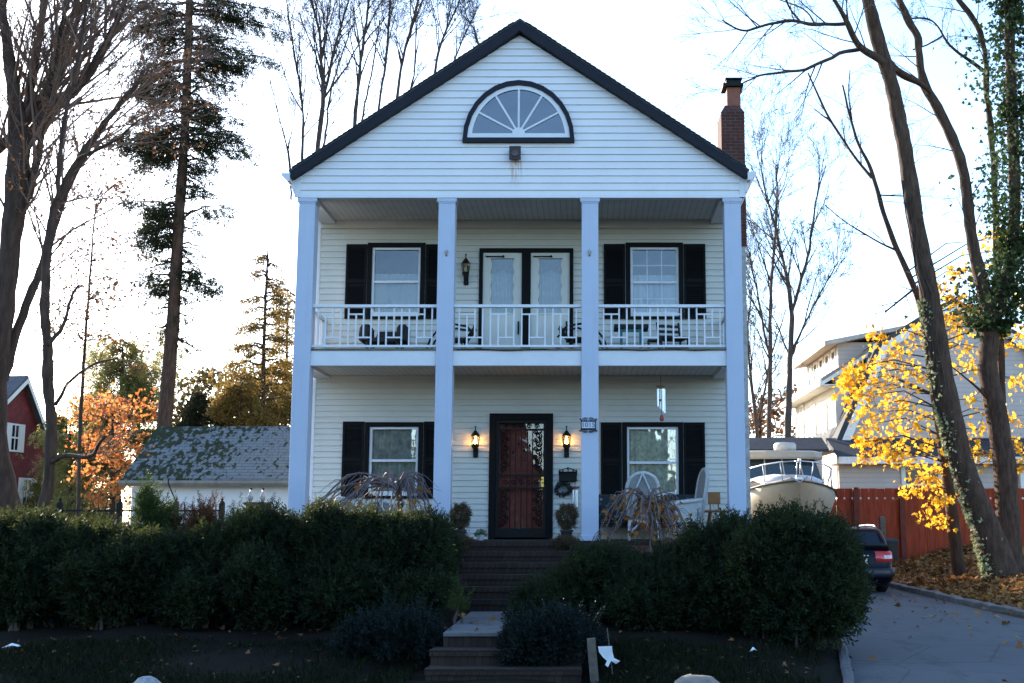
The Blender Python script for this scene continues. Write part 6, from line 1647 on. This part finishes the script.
T2, tips, b2 = px_tree('forked_tree', 'forked crooked trunk with ivy clad limb at right edge of the bank', 'big bare trees on the leafy bank', 7.6, [
    ([(1012,595,36),(1008,562,31),(1007,485,25),(999,425,24),(990,385,22),(987,364,22),(991,328,20),(987,303,17),(978,268,14),(970,230,13),(967,190,12.5),(959.6,154,12),(939.5,110,11),(922,82,10),(919,55,9),(919,37,8),(908,20,8),(897,-4,7),(890,-30,6)], 0),
    ([(991,328,15),(1000,303,14),(1008,280,14),(1014,240,14),(1015,180,13),(1012,110,12),(1010,40,11),(1008,-30,10)], .5),
    ([(998,420,3),(985,395,3.5),(975,385,3),(962,375,2),(950,366,1.5)], -.4)],
    M['bark_brown'], SR, 52, [(0,.45,.98,12,1.2,2,50,0)])
T2c, tips, b3 = px_tree('slim_crooked_tree', 'slim crooked bare limbs leaning in from the top right corner', 'big bare trees on the leafy bank', 9.0, [
    ([(1012,600,11),(1004,440,9),(998,300,8),(995,200,7.5),(992.6,143,7),(987,100,7),(986,70,6.5),(984.5,42,6),(974,18,5.5),(958,0,5),(945,-20,4)], 0),
    ([(983,71,4),(970,60,3.5),(955,50,3.2),(945,40,3),(937,24,2.5),(925,18,2.2),(908,18,2)], -.4), ([(942,36,2.5),(930,44,2),(912,50,1.8)], -.2)],
    M['bark_brown'], SR, 53, [(0,.5,1,9,1.2,2,50,0),(1,.2,1,8,.9,2,45,0)])
# ivy on the upright limb at the right edge
rng = random.Random(61); C, D, Z = [], [], []
pts, rad = b2[1]
for _ in range(7600):
    t = rng.random()**.85*(len(pts)-1); i = min(len(pts)-2, int(t)); p = pts[i].lerp(pts[i+1], t-i); a = rng.uniform(0, 6.283)
    bulge = .35+.20*math.sin(p.z*2.1)+.10*math.sin(p.z*5.3)
    rr_ = rad[i]+abs(rng.gauss(0, 1.0))*bulge*min(1, t/4)
    C.append((p.x+rr_*math.cos(a)*1.15, p.y+rr_*math.sin(a), p.z+rng.gauss(0,.1))); D.append(tuple(Vector((math.cos(a), math.sin(a), -.7))+rvec(rng)*.5)); Z.append(rng.uniform(.07,.14))
np_mesh('ivy', M['ivy'], *scatter(MAPLE, C, D, Z, seed=8), parent=T2)
# variegated ivy along the sunny edge of the leaning trunk
C, D, Z = [], [], []
pts, rad = b1[0]
for _ in range(1500):
    t = rng.uniform(0, .50)**1.0*(len(pts)-1); i = int(t); p = pts[i].lerp(pts[i+1], t-i); a = R(rng.gauss(178, 34)); r_ = rad[i]+.015
    if rng.random() > .35+.65*max(0, math.sin(p.z*2.2)): continue
    C.append((p.x+r_*math.cos(a), p.y+r_*math.sin(a), p.z)); D.append(tuple(Vector((math.cos(a), math.sin(a)*.5, -.5))+rvec(rng)*.6)); Z.append(rng.uniform(.05,.10))
np_mesh('ivy', M['variegated'], *scatter(MAPLE, C, D, Z, seed=9), parent=T1)
m = MB()
for k in range(9):
    i0 = rng.randrange(0, len(pts)//2); P = []
    a = R(rng.uniform(150, 320))
    for i in range(i0, min(len(pts), i0+14)): a += rng.uniform(-.25,.25); P.append((pts[i].x+(rad[i]+.012)*math.cos(a), pts[i].y+(rad[i]+.012)*math.sin(a), pts[i].z))
    if len(P) > 3: m.tube(P, .013, 4, cap=False)
m.build('vines', M['bark_pale'], T1)

# --- the yellow maple
ycl = [(860,375,15),(850,395,13),(880,360,15),(900,350,14),(885,390,16),(910,375,15),(930,345,12),(905,400,16),(920,420,16),(895,432,14),(930,440,14),(910,458,13),(925,480,12),(940,465,12),(915,490,12),(935,500,11),(930,516,9),(940,521,9),(868,442,9),(885,455,11),(875,412,14),(960,300,12),(975,270,13),(985,240,13),(1000,250,14),(1012,232,12),(1016,300,14),(1002,330,13),(965,330,13),(970,350,14),(975,400,13),(982,430,12),(960,445,12),(1000,410,12),(1016,380,13),(1012,445,12),(988,455,10),(965,368,13),(950,320,12),(946,290,11),(880,335,10),(915,332,12),(895,372,15),(870,425,11),(846,382,9),(862,396,13),(893,410,15),(905,440,14),(866,385,13),(878,440,11),(848,372,8),(896,455,10),(855,410,9),(1020,340,12),(990,350,11),(985,310,12),(955,270,9),(1016,420,12),(972,310,11),(863,366,10),(944,486,9),(865,458,7),(1021,465,8),(972,452,9)]
YT = cluster_tree('yellow_maple', 'yellow leaved maple with thin trunk before the red fence', 9.5,
    [(962,590,16),(958,563,14),(950,496,13),(943,443,12),(934,387,11),(927,340,9),(923,314,8),(915,288,7),(903,262,6.5),(894,242,6),(884,215,5),(877,190,5),(870,166,4.5),(858,145,3.5),(850,117,3),(843,85,2)], [(x+random.Random(i).uniform(-5,5), y, r*1.2) for i, (x,y,r) in enumerate(ycl)], M['yellow'], MAPLE, .118, 50, M['bark_brown'], 71, 1.3, None, .010)
m = MB(); tips = []; rng = random.Random(72)
for path in ([(872,178,4),(855,158,3),(840,135,3),(828,117,3),(818,95,2.5),(808,73,2)], [(896,250,3),(880,243,2.2),(862,232,1.8),(845,222,1.4),(825,205,1.2)], [(880,195,2),(900,196,1.8),(925,196,1.2)], [(852,120,2),(848,95,1.6),(850,70,1.2)], [(915,288,3),(900,300,2.4),(885,312,2)]):
    P, rd = limb(path, 9.5); m.tube(P, rd, 5, cap=False)
    for k in range(6):
        i = rng.randrange(2, len(P)-1); grow(m, P[i], (P[i]-P[i-1]).normalized()+rvec(rng)*.5, .9*rng.uniform(.5,1.2), rd[i]*.5, 1, rng, SR, tips)
m.build('bare_limbs', M['bark_brown'], YT)

# --- yew hedge in front of the house
def yew(label, lumps, stems, mat, seed, group, dens=360, size=(.15,.27), name='yew_shrub', shoots=60, tmpl=None, cat='shrub', rusty=0, up=.5, sub=0):
    """lumps: (x, y, z, rx, ry, rz) in metres"""
    rng = random.Random(seed); nr = np.random.RandomState(seed)
    bx = sum(l[0] for l in lumps)/len(lumps); by = sum(l[1] for l in lumps)/len(lumps); zb = gz(bx, by)
    T = thing(name, label, cat, (bx, by, zb), 0, group)
    C, D, Z = [], [], []
    if sub:
        L2 = []
        for (x, y, z, rx, ry, rz) in lumps:
            L2.append((x, y, z-.06*rz, rx*.72, ry*.75, rz*.84))
            for _ in range(sub):
                d = nr.normal(size=3); d /= np.linalg.norm(d); d[2] = d[2]*.8+.12; f = nr.uniform(.34,.52)
                L2.append((x+d[0]*rx*.62, y+d[1]*ry*.6, z+d[2]*rz*.62, rx*f, ry*f*1.1, min(rz*f, .34)))
        shoots = int(shoots*.45)
    else: L2 = lumps
    for (x, y, z, rx, ry, rz) in L2:
        area = 4*math.pi*((rx*ry)**1.6/3+(rx*rz)**1.6/3+(ry*rz)**1.6/3)**(1/1.6)
        n = int(area*dens)
        d = nr.normal(size=(n,3)); d /= np.linalg.norm(d, axis=1, keepdims=True)
        ph = nr.uniform(0, 6, 6)
        wob = 1+.13*np.sin(d[:,0]*5+ph[0])*np.sin(d[:,2]*5+ph[1])+.10*np.sin(d[:,1]*8+d[:,0]*7+ph[2])+.08*np.sin(d[:,2]*13+d[:,0]*11+ph[3])
        s = (nr.uniform(.25, 1, n)**.45)*wob
        p = np.array([x,y,z])+d*s[:,None]*np.array([rx,ry,rz])
        C.append(p); D.append(d*np.array([1,1,.8])+np.array([0,0,up])+nr.normal(size=(n,3))*.38); Z.append(nr.uniform(size[0], size[1], n))
        for _ in range(shoots):                       # long shoots standing up from the top
            a = nr.uniform(0, 6.283); r_ = math.sqrt(nr.uniform(0,1))*.9
            b = np.array([x+rx*r_*math.cos(a), y+ry*r_*math.sin(a), z+rz*math.sqrt(max(0,1-r_*r_))*.93])
            dr = np.array([math.cos(a)*.45*r_+nr.normal()*.25, nr.normal()*.25, 1.0]); dr /= np.linalg.norm(dr); h = nr.uniform(.05,.34)
            k = max(2, int(h/.06))
            for j in range(k): C.append((b+dr*h*j/k)[None]); D.append((dr+nr.normal(size=3)*.2)[None]); Z.append(np.array([nr.uniform(.08,.13)]))
    C, D, Z = np.concatenate(C), np.concatenate(D), np.concatenate(Z)
    keep = np.array([c[2] > gz(c[0], c[1])+.03 for c in C]); C, D, Z = C[keep], D[keep], Z[keep]
    np_mesh('foliage', mat, *scatter(tmpl or YEW, C-D*.03, D, Z, seed=seed), parent=T)
    m = MB()
    for k in range(stems):
        l = rng.choice(lumps); x0 = l[0]+rng.gauss(0, l[3]*.22); y0 = l[1]+rng.gauss(0, .12)
        e = Vector((l[0]+rng.uniform(-.8,.8)*l[3], l[1]+rng.uniform(-.6,.6)*l[4], l[2]+rng.uniform(-.3,.6)*l[5])); b = Vector((x0, y0, gz(x0,y0)-.05))
        m.tube([b, b.lerp(e,.4)+Vector((rng.gauss(0,.05),0,.08)), e], [.026,.018,.006], 5, cap=False)
    m.build('stems', M['twig'], T)
    return T
GH = 'yew shrubs of the front hedge'
def lump(px, pyt, pyb, wpx, Y, ry=.55):
    zt, zb = Z_(pyt, Y), Z_(pyb, Y); x = X_(px, (pyt+pyb)/2, Y)
    return (x, Y, (zt+zb)/2, wpx/2*mpp(Y), ry, (zt-zb)/2)
Yh = -3.3
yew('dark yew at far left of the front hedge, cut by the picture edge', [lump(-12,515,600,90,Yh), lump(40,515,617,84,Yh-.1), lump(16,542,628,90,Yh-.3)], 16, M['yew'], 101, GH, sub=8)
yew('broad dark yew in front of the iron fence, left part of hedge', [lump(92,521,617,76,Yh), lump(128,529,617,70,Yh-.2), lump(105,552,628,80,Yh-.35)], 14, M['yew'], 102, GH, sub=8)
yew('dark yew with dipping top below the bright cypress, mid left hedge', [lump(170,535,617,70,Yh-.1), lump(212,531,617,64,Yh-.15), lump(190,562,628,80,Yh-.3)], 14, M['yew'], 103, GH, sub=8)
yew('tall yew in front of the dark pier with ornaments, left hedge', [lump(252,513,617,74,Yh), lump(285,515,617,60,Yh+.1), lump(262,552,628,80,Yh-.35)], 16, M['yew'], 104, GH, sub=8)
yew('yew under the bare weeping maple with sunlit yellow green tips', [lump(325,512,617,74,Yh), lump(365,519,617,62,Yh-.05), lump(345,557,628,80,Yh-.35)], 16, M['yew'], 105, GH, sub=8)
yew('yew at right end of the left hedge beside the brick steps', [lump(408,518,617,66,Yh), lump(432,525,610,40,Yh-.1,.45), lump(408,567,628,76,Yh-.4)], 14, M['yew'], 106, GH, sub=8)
yew('added back row yew shading the landing, left of the upper brick steps', [lump(428,523,590,62,-1.6,.45), lump(404,527,590,50,-1.7,.45)], 6, M['yew'], 117, GH, sub=6)  # added behind the hedge to keep a strip of sun off the landing
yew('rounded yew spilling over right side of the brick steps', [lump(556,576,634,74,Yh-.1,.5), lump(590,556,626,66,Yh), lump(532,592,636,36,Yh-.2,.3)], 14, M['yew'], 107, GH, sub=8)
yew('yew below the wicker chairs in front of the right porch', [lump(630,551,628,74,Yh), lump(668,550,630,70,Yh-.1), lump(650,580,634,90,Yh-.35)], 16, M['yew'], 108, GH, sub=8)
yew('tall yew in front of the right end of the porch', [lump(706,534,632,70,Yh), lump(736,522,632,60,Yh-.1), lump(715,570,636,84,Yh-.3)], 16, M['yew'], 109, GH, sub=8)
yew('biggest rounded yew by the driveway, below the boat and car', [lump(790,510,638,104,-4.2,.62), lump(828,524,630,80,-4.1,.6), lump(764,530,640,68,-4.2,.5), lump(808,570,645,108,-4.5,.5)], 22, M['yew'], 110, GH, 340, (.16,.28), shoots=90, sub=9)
GJ = 'low juniper mounds beside the lower steps'
yew('low spreading juniper mound left of the lower steps', [lump(392,612,662,92,-5.1,.5), lump(425,620,670,44,-5.2,.4), lump(362,628,662,50,-5.1,.4)], 5, M['juniper'], 111, GJ, 1500, (.09,.15), 'juniper_mound', 26, None, 'shrub', 0, .15)
yew('low spreading juniper mound right of the lower steps behind the stake', [lump(556,612,672,88,-5.6,.5), lump(524,620,672,44,-5.75,.4), lump(580,630,672,50,-5.2,.4)], 5, M['juniper'], 112, GJ, 1500, (.09,.15), 'juniper_mound', 26, None, 'shrub', 0, .15)
yew('bright green upright cypress rising above the left hedge', [lump(150,500,590,38,-2.6,.3), lump(146,490,520,16,-2.6,.15), lump(165,506,560,28,-2.5,.25)], 5, M['arbor'], 113, None, 800, (.09,.16), 'cypress_shrub', 26, None, 'shrub', 0, 1.0)
yew('rusty tipped cypress to the right of the bright green one', [lump(196,512,580,44,-2.5,.3), lump(204,506,540,24,-2.5,.2)], 5, M['rust_foliage'], 114, None, 620, (.09,.15), 'cypress_shrub', 20, None, 'shrub', 0, .8)
yew('small green plant beside the concrete landing of the steps', [lump(459,596,612,24,-4.4,.16)], 3, M['arbor'], 115, None, 900, (.05,.09), 'garden_plant', 10, None, 'plant', 0, .5)
yew('dark green cypress behind the left hedge in front of garage wall', [lump(238,512,580,50,-2.2,.3)], 5, M['arbor'], 116, None, 500, (.09,.16), 'cypress_shrub', 20, None, 'shrub', 0, .9)

# --- weeping maples
def weeper(label, head, Y, reachL, reachR, drop, n, seed, leafm=None, nleaf=0):
    rng = random.Random(seed); h = at(head[0], head[1], Y); g = gz(h.x, Y)
    T = thing('weeping_maple', label, 'tree', (h.x+.1, Y, g))
    m = MB(); m.tube([(h.x+.12,Y,g-.1),(h.x+.05,Y,g+.4),(h.x+.10,Y+.02,g+.8),(h.x,Y,h.z)], [.06,.05,.045,.05], 7); m.build('trunk', M['bark_dark'], T, smooth=True)
    m = MB(); C, D = [], []
    for k in range(n):
        az = rng.uniform(0, 6.283); c = math.cos(az); rch = (reachR if c > 0 else reachL)*mpp(Y); Rr = rng.uniform(.45,1.0)
        ex = c*rch*Rr; ey = math.sin(az)*.75*Rr; up = rng.uniform(.03,.30); dr = drop*rng.uniform(.45,1.1)
        P = []
        for i in range(12):
            t = i/11; P.append(Vector((h.x+ex*(t**.85)+rng.gauss(0,.018), Y+ey*t+rng.gauss(0,.018), h.z-.05+up*math.sin(math.pi*min(1,t*1.3))*(1 if t < .77 else 1)-dr*t**2.2)))
        m.tube(P, [.015*(1-.8*i/11)+.0025 for i in range(12)], 4, cap=False)
        for _ in range(6):
            i = rng.randrange(3, 11); b = P[i]; L = rng.uniform(.15,.45); o = Vector((ex, ey, 0)).normalized()*L*.5+rvec(rng)*.10
            e = b+o+Vector((0,0,-L*.7)); m.tube([b, b.lerp(e,.5)+Vector((0,0,.06)), e], [.006,.005,.003], 3, cap=False)
            if leafm:
                for _ in range(nleaf):
                    f = rng.random()
                    if rng.random() < .55: C.append(tuple(b.lerp(e,f)+rvec(rng)*.02)); D.append(tuple(Vector((0,0,-1))+rvec(rng)*.6))
            elif rng.random() < .12: C.append(tuple(e)); D.append((0,0,-1.))
    m.build('branches', M['purpletwig'], T)
    if C: np_mesh('leaves', leafm or M['mapleleaf'], *scatter(MAPLE, C, D, np.random.RandomState(seed).uniform(.05,.10,len(C)), seed=seed), parent=T)
weeper('leafless weeping maple with arching purple grey twigs before the left porch', (398,484), -1.2, 122, 46, .62, 34, 81)
weeper('weeping maple with scattered orange leaves in front of the wicker chairs', (650,500), -1.3, 72, 50, .75, 27, 82, M['mapleleaf'], 3)

# ------------------------------------------------------------------ grass and fallen leaves
rs = np.random.RandomState(7)
n = 60000; x = rs.uniform(-8.5, 2.9, n); y = rs.uniform(-8.2, -4.6, n)
pat = np.sin(x*1.9+y*1.1)+np.sin(x*.8-y*2.3+1)+rs.normal(size=n)*.7+(-5.9-y)*.9
k = (pat > -.6) & ~((x > -2.0) & (x < 0) & (y > -7.3)); x, y = x[k], y[k]
k = np.array([a < drive_l(b)-.35 for a, b in zip(x, y)]); x, y = x[k], y[k]
c = np.stack([x, y, [gz(a,b)-.005 for a, b in zip(x,y)]], 1); d = rs.normal(size=c.shape)*.45+np.array([0,0,1.])
props(np_mesh('lawn_grass', M['grass'], *scatter(DIAMOND, c, d, rs.uniform(.05,.12,len(c)), seed=3, widen=.14)), 'short dark patchy grass of the front lawn', 'grass', kind='stuff')
def flat_leaves(x, y, zf, seed, s0, s1, lift=.012, tilt=.35):
    q = np.random.RandomState(seed); n = len(x)
    c = np.stack([x, y, [zf(a,b)+lift for a, b in zip(x,y)]], 1); a = q.uniform(0,6.283,n)
    d = np.stack([np.cos(a), np.sin(a), q.normal(size=n)*.22], 1); nn = q.normal(size=(n,3))*tilt+np.array([0,0,1.])
    return scatter(MAPLE, c, d, q.uniform(s0,s1,n), nrm=nn, seed=seed)
n = 10500; y = rs.uniform(-2, 16, n); x = 7.52+rs.uniform(0, 1, n)**1.3*8
bank = flat_leaves(x, y, lambda a,b: gz(max(a,drive_r(b)+.2), b)+.02*rs.random(), 5, .09, .18, .02, .6)
props(np_mesh('leaf_litter', M['litter'], *bank), 'thick orange brown fallen leaves covering the bank right of the driveway', 'leaves', kind='stuff')
y = rs.uniform(-8, 12, 150); t = rs.uniform(0,1,150)**.6; x = np.array([drive_l(b)+.1+(drive_r(b)-drive_l(b)-.2)*q for b, q in zip(y,t)])
dl = flat_leaves(x, y, lambda a,b: drive_z(b)+.035, 6, .07, .15, .012)
x = rs.uniform(-8, 2.6, 460); y = rs.uniform(-8, -3.2, 460); ok = ~((x > -2.0) & (x < -.05)); x, y = x[ok], y[ok]
ll = flat_leaves(x, y, gz, 8, .035, .10, .03)
x = rs.uniform(-1.8, -.4, 14); y = rs.uniform(-5.5, -2.6, 14); sl = flat_leaves(x, y, lambda a,b: ZL, 9, .07, .12, .012)
props(np_mesh('dead_leaves', M['dull_leaf'], *ll), 'dull dead leaves lying on the shaded front lawn', 'leaves', kind='stuff')
props(np_mesh('scattered_leaves', M['litter'], *join_arr([dl, sl])), 'scattered fallen leaves on the driveway and the landing', 'leaves', kind='stuff')

# ------------------------------------------------------------------ across the street, behind the photographer: trees mirrored in the panes
for k, (x, y, h) in enumerate(((-9, -44, 14), (2, -50, 15), (12, -43, 13), (-22, -47, 14))):
    rng = random.Random(200+k); m = MB(); tips = []
    T = thing('street_tree', ['bare tree across the street mirrored in the lower left window', 'tall bare tree across the street mirrored in the upper windows', 'bare tree across the street mirrored in the lower right window', 'bare tree across the street far to the left'][k], 'tree', (x, y, -.2), 0, 'trees across the street')
    m.tube([(x,y,-.3),(x+.1,y,h*.25),(x-.1,y,h*.5)], [.32,.25,.2], 8, cap=False)
    for j in range(7): grow(m, (x-.05,y,h*(.22+.045*j)), (math.cos(j*2.4),math.sin(j*2.4),.9), h*.5, .14, 3, rng, dict(BARE, kids=[3,4,4]), tips)
    m.build('trunk', M['bark_brown'], T)

rng = random.Random(300); proto = None
for k, (x, y, h) in enumerate(((-26,-42,9),(-19,-44,8),(-12,-43,9.5),(-5,-45,8),(2,-43,8.6),(9,-45,9.4),(16,-43,8.2),(23,-44,9))):
    if proto is None:
        T = thing('street_evergreen', 'broad evergreen in the tree row across the street', 'tree', (x, y, -.2), 0, 'evergreen row across the street')
        m = MB(); m.tube([(x,y,-.3),(x,y,8)], [.25,.05], 8); m.build('trunk', M['bark_brown'], T)
        nr = np.random.RandomState(5); n = 5200; t = nr.uniform(0,1,n); a = nr.uniform(0,6.283,n); r_ = (1-t)**.7*3.6*nr.uniform(.5,1,n)
        c = np.stack([x+r_*np.cos(a), y+r_*np.sin(a), .3+t*8.6], 1); d = np.stack([np.cos(a), np.sin(a), -.3+0*a], 1)
        np_mesh('crown', M['spruce'], *scatter(SPRUCE, c, d, .8, seed=6), parent=T); proto = T; h0 = h
    else:
        o = proto.copy(); COL.objects.link(o); o.location = (x, y, -.2); o.rotation_euler = (0,0,rng.uniform(0,6)); o.scale = (h/9,)*3
        for ch in proto.children:
            c_ = ch.copy(); COL.objects.link(c_); c_.parent = o

# dark leaves added under the hedges to hide the sunlit ground there
n = 5200; x = np.concatenate([rs.uniform(-9, -2.4, n), rs.uniform(.0, 2.9, n//2)]); y = rs.uniform(-3.6, -1.8, len(x)); h = rs.uniform(.02, .34, len(x))*(.6+.4*np.sin(x*3+y*2))
c = np.stack([x, y, [gz(a,b) for a, b in zip(x,y)]+h], 1); d = rs.normal(size=c.shape)*.7+np.array([0,0,.5])
props(np_mesh('added_gap_leaves', M['juniper'], *scatter(MAPLE, c, d, rs.uniform(.07,.14,len(c)), seed=12)), 'added low dark ground cover hiding sunlit earth beneath the front hedges', 'ground cover', kind='stuff')
